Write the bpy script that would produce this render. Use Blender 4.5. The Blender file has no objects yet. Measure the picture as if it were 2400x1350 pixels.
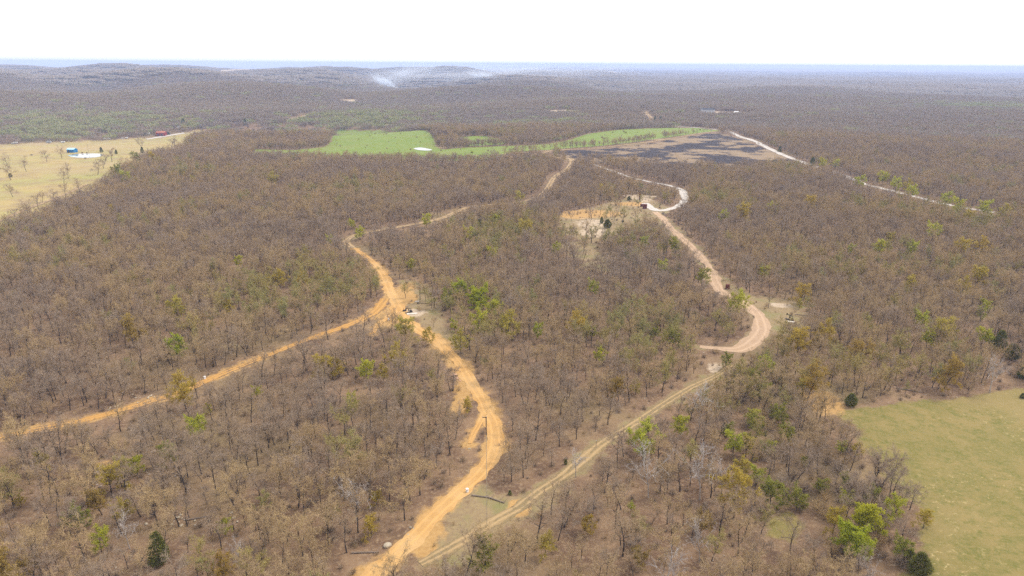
import bpy, bmesh, math, random
import numpy as np
from mathutils import Matrix, Vector, kdtree

random.seed(7); RNG = np.random.default_rng(7)
SC = bpy.context.scene
COL = SC.collection

# ------------------------------------------------------------------ camera
CAM_H = 95.0
PITCH = math.radians(18.17); ROLL = math.radians(0.36); FPX = 1600.0   # focal length in pixels of a 2400 px wide frame
F = np.array([0, math.cos(PITCH), -math.sin(PITCH)])
R0 = np.array([1.0, 0, 0]); U0 = np.array([0, math.sin(PITCH), math.cos(PITCH)])
RV = R0 * math.cos(ROLL) + U0 * math.sin(ROLL)
UV = U0 * math.cos(ROLL) - R0 * math.sin(ROLL)
cam_d = bpy.data.cameras.new('camera'); cam = bpy.data.objects.new('camera', cam_d); COL.objects.link(cam)
cam_d.sensor_width = 36.0; cam_d.lens = 36.0 * FPX / 2400.0
cam_d.clip_start = 1.0; cam_d.clip_end = 80000.0
cam.matrix_world = Matrix(((RV[0], UV[0], -F[0], 0), (RV[1], UV[1], -F[1], 0), (RV[2], UV[2], -F[2], CAM_H), (0, 0, 0, 1)))
SC.camera = cam

# ------------------------------------------------------------------ sky, sun, exposure
SUN_EL, SUN_AZ = math.radians(50), math.radians(62)      # azimuth from the viewing direction towards the right
world = bpy.data.worlds.new('World'); SC.world = world; world.use_nodes = True
wn = world.node_tree; wn.nodes.clear()
sky = wn.nodes.new('ShaderNodeTexSky'); sky.sky_type = 'NISHITA'; sky.sun_disc = False
sky.sun_elevation = SUN_EL; sky.sun_rotation = SUN_AZ; sky.dust_density = 3.0; sky.air_density = 1.0; sky.altitude = 300
hs = wn.nodes.new('ShaderNodeHueSaturation'); hs.inputs['Saturation'].default_value = 0.22; hs.inputs['Value'].default_value = 1.0
mixc = wn.nodes.new('ShaderNodeMix'); mixc.data_type = 'RGBA'; mixc.inputs['Factor'].default_value = 0.55
mixc.inputs['B'].default_value = (9.5, 9.7, 10.0, 1)         # thin high overcast veil
bg = wn.nodes.new('ShaderNodeBackground'); bg.inputs['Strength'].default_value = 0.12
wo = wn.nodes.new('ShaderNodeOutputWorld')
wn.links.new(sky.outputs['Color'], hs.inputs['Color']); wn.links.new(hs.outputs['Color'], mixc.inputs['A'])
wn.links.new(mixc.outputs['Result'], bg.inputs['Color']); wn.links.new(bg.outputs['Background'], wo.inputs['Surface'])
sun_d = bpy.data.lights.new('sun', 'SUN'); sun_d.energy = 1.5; sun_d.angle = math.radians(10); sun_d.color = (1.0, 0.95, 0.87)
sun = bpy.data.objects.new('sun', sun_d); COL.objects.link(sun)
sd = Vector((math.sin(SUN_AZ) * math.cos(SUN_EL), math.cos(SUN_AZ) * math.cos(SUN_EL), math.sin(SUN_EL)))
sun.rotation_euler = sd.to_track_quat('Z', 'Y').to_euler(); sun.location = (0, 0, 400)
SC.view_settings.view_transform = 'Standard'; SC.view_settings.look = 'None'
SC.view_settings.gamma = 1.0; SC.view_settings.use_curve_mapping = False
SC.view_settings.exposure = 0.86
SC.cycles.max_bounces = 5; SC.cycles.diffuse_bounces = 3; SC.cycles.volume_bounces = 2
SC.cycles.transparent_max_bounces = 4; SC.cycles.use_denoising = False; SC.cycles.use_adaptive_sampling = False; SC.render.filter_size = 1.35

# ------------------------------------------------------------------ helpers
def ss(a, b, v):
    t = np.clip((v - a) / (b - a), 0, 1); return t * t * (3 - 2 * t)
_sr = np.random.default_rng(3)
def sines(n, wl0, wl1):
    out = []
    for _ in range(n):
        wl = math.exp(_sr.uniform(math.log(wl0), math.log(wl1))); a = _sr.uniform(0, 2 * math.pi)
        out.append((2 * math.pi / wl * math.cos(a), 2 * math.pi / wl * math.sin(a), _sr.uniform(0, 6.28)))
    return out
S_NEAR, S_MID, S_FAR = sines(9, 160, 420), sines(10, 450, 1300), sines(8, 1200, 4000)
def ns(S, x, y):
    return sum(np.sin(a * x + b * y + c) for a, b, c in S) / math.sqrt(len(S) / 2)
FLAT = []          # (x, y, radius, z) flattened round ponds
def zf(x, y):
    x = np.asarray(x, float); y = np.asarray(y, float)
    r = np.hypot(x, y); az = np.degrees(np.arctan2(x, y))
    L = ss(-6, -16, az); C = ss(5, -5, az)
    z = 1.3 * ns(S_NEAR, x, y) * ss(1400, 900, r)
    z = z - (9 + 24 * L + 9 * C) * np.exp(-((r - 1290) / 175.0) ** 2)
    z = z - 5.0 * np.exp(-(((x - 60) - (y - 130) * 0.05) / 26.0) ** 2) * ss(420, 200, y) * 0.6
    z = z + 20 * ns(S_MID, x, y) * ss(1150, 2800, r) * (1 - 0.7 * ss(4, 12, az))
    st = 4000 - 2650 * L; en = 5600 - 1700 * L
    t = np.clip((r - st) / (en - st), 0, 1)
    z = z + 26 * C * t * t * (3 - 2 * t) - 22 * C * (1 - L) * np.exp(-((r - 3500) / 900.0) ** 2)
    z = z - (125 * C + 12) * ss(5900, 8200, r)
    z = z + 78 * np.exp(-((az + 4.5) / 5.0) ** 4) * np.exp(-((r - 10500) / 1500.0) ** 2)
    z = z + 5 * ns(S_FAR, x, y) * ss(5000, 9000, r)
    for fx, fy, fr, fz in FLAT:
        w = ss(fr * 1.8, fr, np.hypot(x - fx, y - fy)); z = z * (1 - w) + fz * w
    return z
_T = np.geomspace(70, 45000, 3200)
def hit(px, py):
    d = F * FPX + RV * (px - 1200) + UV * (675 - py); d = d / np.linalg.norm(d)
    X, Y, Z = d[0] * _T, d[1] * _T, CAM_H + d[2] * _T
    below = np.nonzero(Z < zf(X, Y))[0]
    if len(below) == 0: i = len(_T) - 1; lo, hi = _T[i - 1], _T[i]
    else: i = max(1, below[0]); lo, hi = _T[i - 1], _T[i]
    for _ in range(22):
        m = 0.5 * (lo + hi)
        if CAM_H + d[2] * m < float(zf(d[0] * m, d[1] * m)): hi = m
        else: lo = m
    m = hi
    return np.array([d[0] * m, d[1] * m, float(zf(d[0] * m, d[1] * m))])
def project(p):
    p = np.asarray(p, float); q = p - np.array([0, 0, CAM_H])
    dep = q @ F
    return 1200 + FPX * (q @ RV) / dep, 675 - FPX * (q @ UV) / dep, dep
def pxm(p): return FPX / project(p)[2]          # photo pixels per metre at p

def put(name, me, parent=None, mat=None):
    o = bpy.data.objects.new(name, me); COL.objects.link(o)
    if parent: o.parent = parent
    if mat and not me.materials: me.materials.append(mat)
    return o
def tag(o, label=None, cat=None, group=None, kind=None):
    if label: o['label'] = label
    if cat: o['category'] = cat
    if group: o['group'] = group
    if kind: o['kind'] = kind
    return o
def empty(name, loc, rz=0.0, sc=1.0):
    o = bpy.data.objects.new(name, None); COL.objects.link(o); o.empty_display_size = 0.5
    o.location = loc; o.rotation_euler = (0, 0, rz); o.scale = (sc, sc, sc); return o
def mesh(name, v, f, mats=(), mi=None, smooth=False):
    me = bpy.data.meshes.new(name); me.from_pydata([tuple(p) for p in v], [], [tuple(q) for q in f])
    for m in mats: me.materials.append(m)
    if mi is not None: me.polygons.foreach_set('material_index', np.asarray(mi, np.int32))
    if smooth: me.polygons.foreach_set('use_smooth', [True] * len(me.polygons))
    me.update(); return me

# ------------------------------------------------------------------ materials
class NT:
    def __init__(s, name):
        s.m = bpy.data.materials.new(name); s.m.use_nodes = True; s.t = s.m.node_tree
        s.b = s.t.nodes['Principled BSDF']; s.b.inputs['Roughness'].default_value = 0.9
        s.b.inputs['Specular IOR Level'].default_value = 0.15
    def n(s, t, **k):
        q = s.t.nodes.new(t)
        for a, v in k.items(): setattr(q, a, v)
        return q
    def l(s, a, b): s.t.links.new(a, b)
    def noise(s, scale, detail=3, vec=None, rough=0.6):
        q = s.n('ShaderNodeTexNoise'); q.inputs['Scale'].default_value = scale; q.inputs['Detail'].default_value = detail
        q.inputs['Roughness'].default_value = rough
        if vec is not None: s.l(vec, q.inputs['Vector'])
        return q.outputs['Fac']
    def ramp(s, fac, lo, hi):
        q = s.n('ShaderNodeMapRange'); q.clamp = True; q.inputs['From Min'].default_value = lo; q.inputs['From Max'].default_value = hi
        s.l(fac, q.inputs['Value']); return q.outputs['Result']
    def mix(s, fac, a, b):
        q = s.n('ShaderNodeMix'); q.data_type = 'RGBA'
        if isinstance(fac, (int, float)): q.inputs['Factor'].default_value = fac
        else: s.l(fac, q.inputs['Factor'])
        for key, v in (('A', a), ('B', b)):
            if isinstance(v, tuple): q.inputs[key].default_value = (*v, 1)
            else: s.l(v, q.inputs[key])
        return q.outputs['Result']
    def math(s, op, a, b=None):
        q = s.n('ShaderNodeMath', operation=op)
        for i, v in enumerate((a, b)):
            if v is None: continue
            if isinstance(v, (int, float)): q.inputs[i].default_value = v
            else: s.l(v, q.inputs[i])
        return q.outputs[0]
    def attr(s, name): q = s.n('ShaderNodeAttribute'); q.attribute_name = name; return q.outputs['Fac']
    def pos(s): return s.n('ShaderNodeNewGeometry').outputs['Position']
    def color(s, c): s.l(c, s.b.inputs['Base Color']) if not isinstance(c, tuple) else setattr(s.b.inputs['Base Color'], 'default_value', (*c, 1)); return s
    def bump(s, fac, strength, dist):
        q = s.n('ShaderNodeBump'); q.inputs['Strength'].default_value = strength; q.inputs['Distance'].default_value = dist
        s.l(fac, q.inputs['Height']); s.l(q.outputs['Normal'], s.b.inputs['Normal'])

def flat_mat(name, c, var=0.25, scale=1.5, rough=0.8, metal=0.0):
    k = NT(name); n = k.noise(scale, 4, k.n('ShaderNodeTexCoord').outputs['Object'])
    k.color(k.mix(k.ramp(n, .3, .7), tuple(x * (1 - var) for x in c), tuple(min(1, x * (1 + var)) for x in c)))
    k.b.inputs['Roughness'].default_value = rough; k.b.inputs['Metallic'].default_value = metal; return k.m

def crown_mat(name, a, b, c, patch=0.012, far=False, leafy=False):
    """twig or leaf colour; each tree takes its own tint, and stands of trees drift between tints"""
    k = NT(name); oi = k.n('ShaderNodeObjectInfo')
    if far:
        rnd = k.attr('tint'); base = k.pos()
    else:
        rnd = oi.outputs['Random']; base = oi.outputs['Location']
    n = k.noise(patch, 3, base)
    c1 = k.mix(k.ramp(n, .38, .62), a, b)
    c2 = k.mix(k.ramp(rnd, .35, 1.0), c1, c)
    g = k.noise(3.0, 2, k.n('ShaderNodeTexCoord').outputs['Object'])
    fin = k.mix(k.math('MULTIPLY', k.ramp(g, .35, .7), .35), c2, tuple(x * .55 for x in a)); k.color(fin)
    if leafy:
        tl = k.n('ShaderNodeBsdfTranslucent'); ms = k.n('ShaderNodeMixShader'); ms.inputs[0].default_value = .42; k.l(fin, tl.inputs['Color'])
        k.l(k.b.outputs[0], ms.inputs[1]); k.l(tl.outputs[0], ms.inputs[2]); k.l(ms.outputs[0], k.t.nodes['Material Output'].inputs['Surface'])
    return k.m

M = {}
M['bark'] = flat_mat('oak_bark', (.060, .047, .040), .35, 4)
M['snagbark'] = flat_mat('pale_bark', (.36, .31, .27), .3, 4)
M['twig'] = crown_mat('bare_twigs', (.312, .226, .160), (.365, .254, .145), (.325, .246, .180))
M['tan'] = crown_mat('tan_budding_twigs', (.40, .275, .140), (.37, .262, .150), (.43, .305, .15))
M['olive'] = crown_mat('olive_budding_leaves', (.330, .275, .090), (.37, .275, .090), (.305, .28, .105))
M['snag'] = crown_mat('pale_twigs', (.40, .34, .30), (.36, .31, .28), (.45, .40, .36))
M['thicket'] = crown_mat('thicket_twigs', (.29, .205, .155), (.245, .18, .16), (.34, .23, .14))
M['gold'] = crown_mat('gold_leaves', (.48, .37, .060), (.50, .35, .065), (.44, .37, .075), leafy=True)
M['orange'] = crown_mat('orange_gold_leaves', (.38, .25, .06), (.40, .27, .06), (.34, .25, .07), leafy=True)
M['lime'] = crown_mat('lime_leaves', (.48, .46, .045), (.50, .45, .05), (.43, .45, .06), leafy=True)
M['green'] = crown_mat('green_leaves', (.29, .285, .050), (.31, .29, .055), (.34, .31, .06), leafy=True)
M['vivid'] = crown_mat('vivid_green_leaves', (.39, .41, .030), (.42, .41, .035), (.36, .40, .035), leafy=True)
M['yellow'] = crown_mat('yellow_leaves', (.48, .44, .025), (.50, .44, .03), (.44, .42, .03), leafy=True)
M['cedar'] = crown_mat('cedar_needles', (.135, .145, .026), (.150, .160, .032), (.165, .155, .032))
M['fartwig'] = crown_mat('distant_twigs', (.33, .245, .195), (.36, .255, .165), (.31, .26, .165), .004, far=True)
M['fargreen'] = crown_mat('distant_green_crowns', (.35, .345, .14), (.40, .35, .16), (.31, .33, .14), .004, far=True)
M['canopy'] = crown_mat('far_canopy', (.235, .185, .150), (.265, .195, .140), (.22, .19, .135), .0015, far=True)

def ground_mat():
    k = NT('ground'); P = k.pos()
    nL = k.noise(.016, 4, P); nM = k.noise(.12, 5, P); nF = k.noise(1.1, 6, P, .75); nG = k.noise(4.5, 3, P, .7)
    lit = k.mix(k.ramp(nM, .38, .62), (.130, .076, .046), (.230, .143, .082))
    lit = k.mix(k.ramp(nF, .50, .66), lit, (.290, .195, .115))
    lit = k.mix(k.math('MULTIPLY', k.ramp(nG, .55, .75), .6), lit, (.090, .058, .042))
    lit = k.mix(k.math('MULTIPLY', k.ramp(nL, .50, .66), .45), lit, (.235, .185, .080))
    # dry clearing grass
    clr = k.mix(k.ramp(nF, .3, .7), (0.208, 0.140, 0.084), (0.296, 0.216, 0.104)); clr = k.mix(k.ramp(nM, .5, .7), clr, (0.200, 0.176, 0.068))
    # hay meadow
    nW = k.noise(.055, 5, P, .65)
    md = k.mix(k.ramp(nW, .36, .60), (0.148, 0.129, 0.033), (0.225, 0.166, 0.058)); md = k.mix(k.ramp(k.noise(.28, 6, P, .8), .46, .62), md, (0.127, 0.121, 0.027)); md = k.mix(k.math('MULTIPLY', k.ramp(nF, .46, .62), .7), md, (0.229, 0.174, 0.062))
    md = k.mix(k.math('MULTIPLY', k.ramp(k.noise(.022, 3, P), .46, .60), .65), md, (0.263, 0.190, 0.075))
    md = k.mix(k.math('MULTIPLY', k.ramp(k.noise(.7, 5, P, .8), .58, .64), k.ramp(k.noise(.04, 3, P), .42, .60)), md, (0.356, 0.271, 0.119))
    # winter pasture
    ps = k.mix(k.ramp(nL, .42, .6), (.36, .265, .105), (.30, .27, .085)); ps = k.mix(k.ramp(nW, .45, .66), ps, (.27, .19, .10)); ps = k.mix(k.ramp(k.noise(.008, 3, P), .48, .62), ps, (.35, .255, .125))
    # new green grass
    gr = k.mix(k.ramp(nW, .35, .65), (.135, .190, .026), (.175, .215, .036)); gr = k.mix(k.math('MULTIPLY', k.ramp(nM, .5, .7), .5), gr, (.19, .19, .05)); gr = k.mix(k.math('MULTIPLY', k.ramp(nL, .5, .65), .5), gr, (.19, .185, .05))
    # burnt patches over dry grass
    bn = k.noise(.015, 7, P, .74)
    bu = k.mix(k.ramp(nM, .35, .65), (0.203, 0.139, 0.086), (0.270, 0.188, 0.105)); bu = k.mix(k.ramp(bn, .470, .505), bu, (.032, .024, .027))
    so = k.mix(k.ramp(nF, .35, .65), (0.346, 0.194, 0.068), (0.446, 0.274, 0.108))
    pale = k.mix(k.ramp(nF, .35, .65), (0.360, 0.259, 0.166), (0.475, 0.374, 0.266))
    c = lit
    wob = k.math('ADD', k.math('MULTIPLY', k.math('SUBTRACT', k.noise(.35, 5, P, .7), .5), 1.0), k.math('MULTIPLY', k.math('SUBTRACT', k.noise(.06, 3, P), .5), 1.3))
    for nm, q in (('clear', clr), ('meadow', md), ('pasture', ps), ('green', gr), ('burn', bu), ('dirt', so), ('pale', pale)):
        w = k.ramp(k.math('ADD', k.attr(nm), k.math('MULTIPLY', wob, k.ramp(k.attr(nm), 0, .05))), .38, .62)
        c = k.mix(w, c, q)
    k.color(c); k.bump(nF, .5, .25); k.b.inputs['Roughness'].default_value = .95
    return k.m
M['ground'] = ground_mat()
def road_mat(name, a, b, rut, grassc=None, gw=0.0):
    k = NT(name); P = k.pos(); ac = k.attr('across'); n = k.noise(.5, 6, P, .72); m2 = k.noise(.07, 3, P); nf = k.noise(3.2, 4, P, .75)
    c = k.mix(k.ramp(n, .3, .7), a, b); c = k.mix(k.math('MULTIPLY', k.ramp(m2, .4, .65), .6), c, rut)
    c = k.mix(k.math('MULTIPLY', k.ramp(nf, .56, .75), .5), c, tuple(x * .55 for x in a))
    # two wheel tracks, paler and packed
    d = k.math('ABSOLUTE', k.math('SUBTRACT', k.math('ABSOLUTE', k.math('ADD', ac, k.math('MULTIPLY', k.math('SUBTRACT', m2, .5), .5))), .42))
    c = k.mix(k.math('MULTIPLY', k.ramp(d, .20, .05), .55), c, tuple(min(1, x * 1.22) for x in b))
    if grassc:
        q = k.ramp(k.math('ADD', k.math('ADD', d, k.math('MULTIPLY', k.math('SUBTRACT', n, .5), 1.5)), k.math('MULTIPLY', k.math('SUBTRACT', m2, .5), .9)), gw, gw + .16)
        c = k.mix(q, c, k.mix(k.ramp(nf, .35, .65), grassc, tuple(x * .62 for x in grassc)))
    k.color(c); k.bump(n, .6, .12); k.b.inputs['Roughness'].default_value = .95
    return k.m
M['orange_road'] = road_mat('orange_clay_road', (.39, .205, .062), (.49, .280, .100), (.54, .355, .165))
M['branch_road'] = road_mat('orange_branch_track', (.38, .195, .055), (.45, .245, .075), (.42, .24, .085), (.20, .12, .07), .40)
M['faint_road'] = road_mat('faint_tan_track', (0.294, 0.189, 0.091), (0.385, 0.266, 0.140), (0.315, 0.217, 0.126), (0.182, 0.126, 0.070), .30)
M['gravel_road'] = road_mat('pink_gravel_road', (0.350, 0.227, 0.140), (0.434, 0.301, 0.196), (0.406, 0.266, 0.154))
M['white_road'] = road_mat('white_gravel_road', (0.434, 0.378, 0.329), (0.504, 0.448, 0.392), (0.462, 0.406, 0.350))
M['two_track'] = road_mat('two_track_trail', (.29, .195, .095), (.35, .24, .12), (.31, .21, .105), (.265, .19, .095), .17)
M['pond'] = None
k = NT('pond_water'); k.b.inputs['Base Color'].default_value = (.32, .31, .27, 1); k.b.inputs['Roughness'].default_value = .06
k.b.inputs['Specular IOR Level'].default_value = .5; k.bump(k.noise(.8, 2, k.pos()), .05, .05); M['pond'] = k.m
M['rock'] = flat_mat('sandstone', (.34, .27, .215), .35, 1.2); M['palerock'] = flat_mat('pale_sandstone', (.40, .33, .24), .22, 1.0)
M['pinkrock'] = flat_mat('pink_sandstone', (.50, .30, .20), .3, 1.0)
for nm, c in dict(red=(.23, .030, .035), orange_roof=(.42, .15, .085), white=(.72, .71, .70), blue=(.010, .145, .34), sky_blue=(.42, .66, .76), dark=(.035, .035, .045),
                  rust=(.115, .032, .020), steel=(.16, .15, .15), black=(.030, .026, .024), concrete=(.55, .48, .40), wood=(.30, .24, .19), glass=(.05, .06, .08), tan_wall=(.47, .38, .27),
                  grey=(.36, .36, .37), cow=(.060, .026, .018), teal=(.030, .075, .080), log=(.20, .15, .115)).items():
    M[nm] = flat_mat(nm + '_paint', c, .22, 1.3, .65)

# ------------------------------------------------------------------ layout read from the photograph
def W(pts): return np.array([hit(*p) for p in pts])
POND = {}
for nm, pts in dict(stock=[(158, 364), (178, 361), (205, 360), (236, 360.5), (240, 365), (225, 369), (195, 370), (170, 368)],
                    field=[(968, 348.5), (985, 346.5), (1005, 349), (1013, 351), (1000, 352.5), (980, 351.5)]).items():
    w = W(pts); POND[nm] = w
for w in POND.values():
    c = w.mean(0); FLAT.append((c[0], c[1], float(np.hypot(*(w[:, :2] - c[:2]).T).max()) + 4, float(c[2])))
POND = {k_: np.c_[v[:, :2], np.full(len(v), zf(v[:, 0].mean(), v[:, 1].mean()) + .12)] for k_, v in POND.items()}

ROADS = [  # name, label, material key, points, widths in metres
 ('dirt_road', 'orange_road', [(835, 1385, 5.4), (905, 1322, 5.4), (960, 1268, 5.2), (1010, 1215, 5.2), (1070, 1160, 5), (1118, 1118, 5), (1148, 1080, 5.2), (1160, 1040, 5.4), (1158, 1000, 5.2), (1143, 965, 5), (1125, 930, 4.6), (1102, 895, 4.6), (1076, 855, 4.6), (1047, 822, 4.8), (1010, 790, 5.2), (972, 768, 5.6), (945, 745, 6.2), (930, 715, 6.2), (916, 685, 5.5), (903, 655, 5.4), (885, 625, 4.2), (860, 603, 3.2), (830, 582, 3.0)]),
 ('forest_track', 'faint_road', [(830, 582, 3.0), (811, 568, 3.4), (830, 553, 3.4), (870, 543, 3.0), (930, 533, 3.0), (990, 522, 3.2), (1040, 510, 3.6), (1080, 492, 3.6), (1110, 484, 3.2), (1180, 478, 2.8), (1230, 472, 3), (1265, 458, 3.4), (1285, 438, 4.5), (1300, 415, 4.2), (1330, 395, 5), (1342, 377, 6), (1330, 371, 4)]),
 ('forest_track', 'branch_road', [(-40, 1032, 3.4), (60, 1012, 3.4), (150, 996, 3.4), (250, 970, 3.3), (350, 942, 3.2), (430, 916, 3.2), (500, 885, 3.2), (570, 857, 3.2), (640, 828, 3.2), (720, 796, 3.2), (800, 768, 3.4), (850, 748, 4.2), (880, 730, 5), (905, 700, 5)]),
 ('forest_track', 'orange_road', [(872, 784, 2), (884, 764, 3), (905, 747, 3.4), (928, 732, 4)]),
 ('forest_track', 'orange_road', [(1101, 1040, 1.2), (1110, 1016, 2.0), (1124, 992, 2.6), (1140, 960, 3.5)]),
 ('two_track_trail', 'two_track', [(985, 1322, 2.4), (1050, 1287, 3.2), (1110, 1252, 3.2), (1160, 1219, 3.2), (1215, 1190, 3.6), (1260, 1155, 3.2), (1310, 1122, 3.4), (1360, 1083, 4.2), (1400, 1048, 3.6), (1450, 1016, 3), (1500, 985, 3), (1560, 945, 3), (1620, 908, 3), (1680, 880, 2.6), (1715, 855, 2.4)]),
 ('gravel_road', 'gravel_road', [(1640, 813, 3), (1690, 818, 4), (1732, 819, 6.5), (1766, 800, 7.5), (1784, 775, 7), (1779, 745, 6), (1760, 722, 5.5), (1738, 708, 4.5), (1712, 694, 4), (1690, 682, 5), (1676, 660, 6), (1669, 640, 5.5), (1653, 615, 5), (1623, 580, 5), (1593, 553, 5), (1570, 533, 4.5), (1555, 513, 4.5), (1535, 497, 5)]),
 ('gravel_road', 'white_road', [(1513, 476, 5), (1522, 486, 8), (1540, 493, 7), (1562, 492, 6), (1590, 483, 5.5), (1604, 466, 5.5), (1600, 450, 5.5), (1585, 440, 5), (1560, 433, 4), (1530, 428, 3.5), (1500, 421, 3.5), (1475, 415, 3), (1440, 402, 3.5), (1415, 394, 3), (1390, 385, 2.5)]),
 ('county_road', 'white_road', [(2330, 498, 5), (2260, 487, 5), (2200, 475, 5.5), (2140, 460, 5.5), (2080, 445, 6), (2020, 429, 6), (1960, 406, 6.5), (1900, 387, 7), (1850, 369, 7.5), (1790, 342, 7.5), (1740, 322, 7.5), (1690, 305, 7.5), (1650, 301, 6), (1600, 297, 6), (1545, 291.5, 6), (1520, 290, 6), (1440, 292, 6), (1380, 293, 6), (1310, 297, 6), (1200, 301, 6), (1090, 306, 6)]),
 ('county_road', 'faint_road', [(1538, 291, 8), (1529, 286, 9), (1524, 276, 10), (1516, 266, 10), (1508, 258, 9)]),
 ('field_track', 'faint_road', [(1110, 366, 3), (1200, 360, 4), (1290, 354, 4), (1340, 350, 4), (1420, 345, 4), (1480, 338, 4), (1540, 330, 4), (1600, 320, 4), (1650, 312, 4), (1680, 308, 4)]),
 ('field_track', 'faint_road', [(1292, 354, 3), (1273, 359, 4), (1282, 365, 4), (1310, 370, 4), (1343, 373, 4), (1372, 372, 3)]),
 ('pasture_track', 'faint_road', [(-30, 533, 3), (0, 518, 3.5), (60, 491, 4), (120, 468, 4), (170, 448, 4), (203, 432, 3)]),
 ('driveway', 'white_road', [(344, 326.5, 5), (380, 320.5, 7), (432, 312, 7)]),
 ('far_track', 'faint_road', [(690, 283, 6), (712, 272, 9), (728, 265, 8)]),
]
POLY = dict(
 meadow=[[(1960, 962), (2060, 950), (2200, 938), (2330, 922), (2420, 908), (2560, 885), (2800, 1100), (2900, 1500), (2300, 1560), (2130, 1420), (2105, 1345), (2178, 1322), (2150, 1262), (2172, 1200), (2100, 1150), (2065, 1090), (2025, 1050), (2000, 1000), (1965, 985)],
         [(1800, 1215), (1850, 1200), (1880, 1225), (1850, 1262), (1805, 1250)]],
 pasture=[[(-250, 352), (-150, 345), (0, 338), (100, 335), (250, 328), (330, 322), (345, 325), (440, 309), (478, 303), (450, 330), (420, 350), (350, 368), (310, 390), (262, 416), (236, 438), (165, 474), (70, 514), (0, 545), (-150, 615), (-350, 670)]],
 green=[[(790, 303), (900, 304.5), (1000, 306.5), (1015, 320), (1024, 345), (1040, 351), (1100, 345.5), (1280, 338), (1340, 327), (1380, 313), (1460, 303.5), (1560, 299.5), (1640, 300), (1690, 307), (1600, 317), (1500, 331), (1350, 346), (1290, 351), (1200, 357), (1150, 374), (1110, 378), (1000, 377), (900, 377), (720, 374), (590, 368), (600, 350), (690, 352), (760, 345), (778, 328)],
        [(1060, 322), (1130, 318), (1190, 330), (1180, 338), (1100, 342)], [(1290, 322), (1335, 312), (1340, 318), (1300, 328)]],
 burn=[[(1292, 359), (1320, 353), (1400, 350.5), (1450, 346), (1540, 334), (1600, 322), (1660, 313), (1700, 313), (1760, 336), (1830, 362), (1885, 382), (1860, 390), (1800, 394), (1700, 398), (1560, 394), (1440, 384), (1350, 374)]],
 clear=[[(1300, 505), (1390, 484), (1480, 460), (1530, 462), (1570, 488), (1555, 503), (1590, 530), (1610, 552), (1660, 600), (1590, 570), (1530, 538), (1460, 545), (1430, 560), (1380, 570), (1325, 550)],
        [(935, 655), (1000, 668), (1030, 710), (1062, 790), (1072, 830), (1010, 780), (965, 740), (935, 700)],
        [(1680, 640), (1712, 662), (1760, 690), (1860, 705), (1895, 745), (1890, 780), (1800, 785), (1790, 740), (1745, 705), (1700, 690)],
        [(1100, 1135), (1040, 1195), (975, 1335), (1060, 1320), (1150, 1260), (1240, 1200), (1330, 1150), (1240, 1160), (1170, 1150), (1150, 1120)]],
)
POLYW = {k_: [W(p)[:, :2] for p in v] for k_, v in POLY.items()}
SPOTS = [  # bare soil patches: attribute, pixel, half-length and half-width in metres
 ('dirt', 945, 682, 5, 5), ('dirt', 958, 700, 4, 3), ('dirt', 898, 730, 7, 4), ('dirt', 915, 755, 5, 3), ('dirt', 955, 740, 3, 3), ('dirt', 1385, 500, 18, 6), ('dirt', 1350, 508, 10, 4), ('dirt', 1480, 478, 12, 4), ('pale', 1385, 525, 10, 7), ('pale', 1395, 545, 9, 5),
 ('pale', 1508, 468, 9, 4), ('pale', 1500, 459, 14, 2), ('dirt', 1925, 940, 5, 4), ('dirt', 1940, 948, 5, 2), ('dirt', 1215, 1190, 2.2, 1.4), ('pale', 1825, 716, 5, 1.5), ('pale', 1690, 862, 5, 2), ('dirt', 1010, 1240, 3.5, 2.0), ('dirt', 990, 1275, 3.2, 2), ('dirt', 1090, 905, 3, 8), ('dirt', 1075, 950, 2, 3),
 ('pale', 605, 166, 130, 110), ('pale', 560, 163, 160, 90), ('pale', 1450, 170, 200, 70), ('pale', 1540, 230, 40, 20), ('pale', 2120, 185, 160, 60), ('pale', 1310, 262, 40, 14), ('clear', 345, 335, 40, 14), ('pale', 1700, 266, 75, 22), ('pale', 415, 346, 12, 6), ('pale', 820, 238, 25, 25), ('dirt', 240, 1098, 3, 1.5), ('clear', 200, 371, 30, 10), ('clear', 1370, 590, 9, 8), ('clear', 1400, 618, 7, 6), ('clear', 1335, 575, 10, 4), ('clear', 1530, 325, 25, 8), ('pale', 963, 735, 5, 2)]
SPOTW = [(a, hit(x, y), u, v) for a, x, y, u, v in SPOTS]

def poly_sd(P, poly):
    """signed distance to a polygon, positive inside"""
    n = len(poly); d = np.full(len(P), 1e9); ins = np.zeros(len(P), bool)
    for i in range(n):
        a, b = poly[i], poly[(i + 1) % n]; e = b - a; w = P - a
        t = np.clip((w @ e) / (e @ e), 0, 1); q = w - t[:, None] * e
        d = np.minimum(d, np.hypot(q[:, 0], q[:, 1]))
        c = ((a[1] > P[:, 1]) != (b[1] > P[:, 1]))
        with np.errstate(divide='ignore', invalid='ignore'):
            ins ^= c & (P[:, 0] < (b[0] - a[0]) * (P[:, 1] - a[1]) / (b[1] - a[1]) + a[0])
    return np.where(ins, d, -d)

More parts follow.
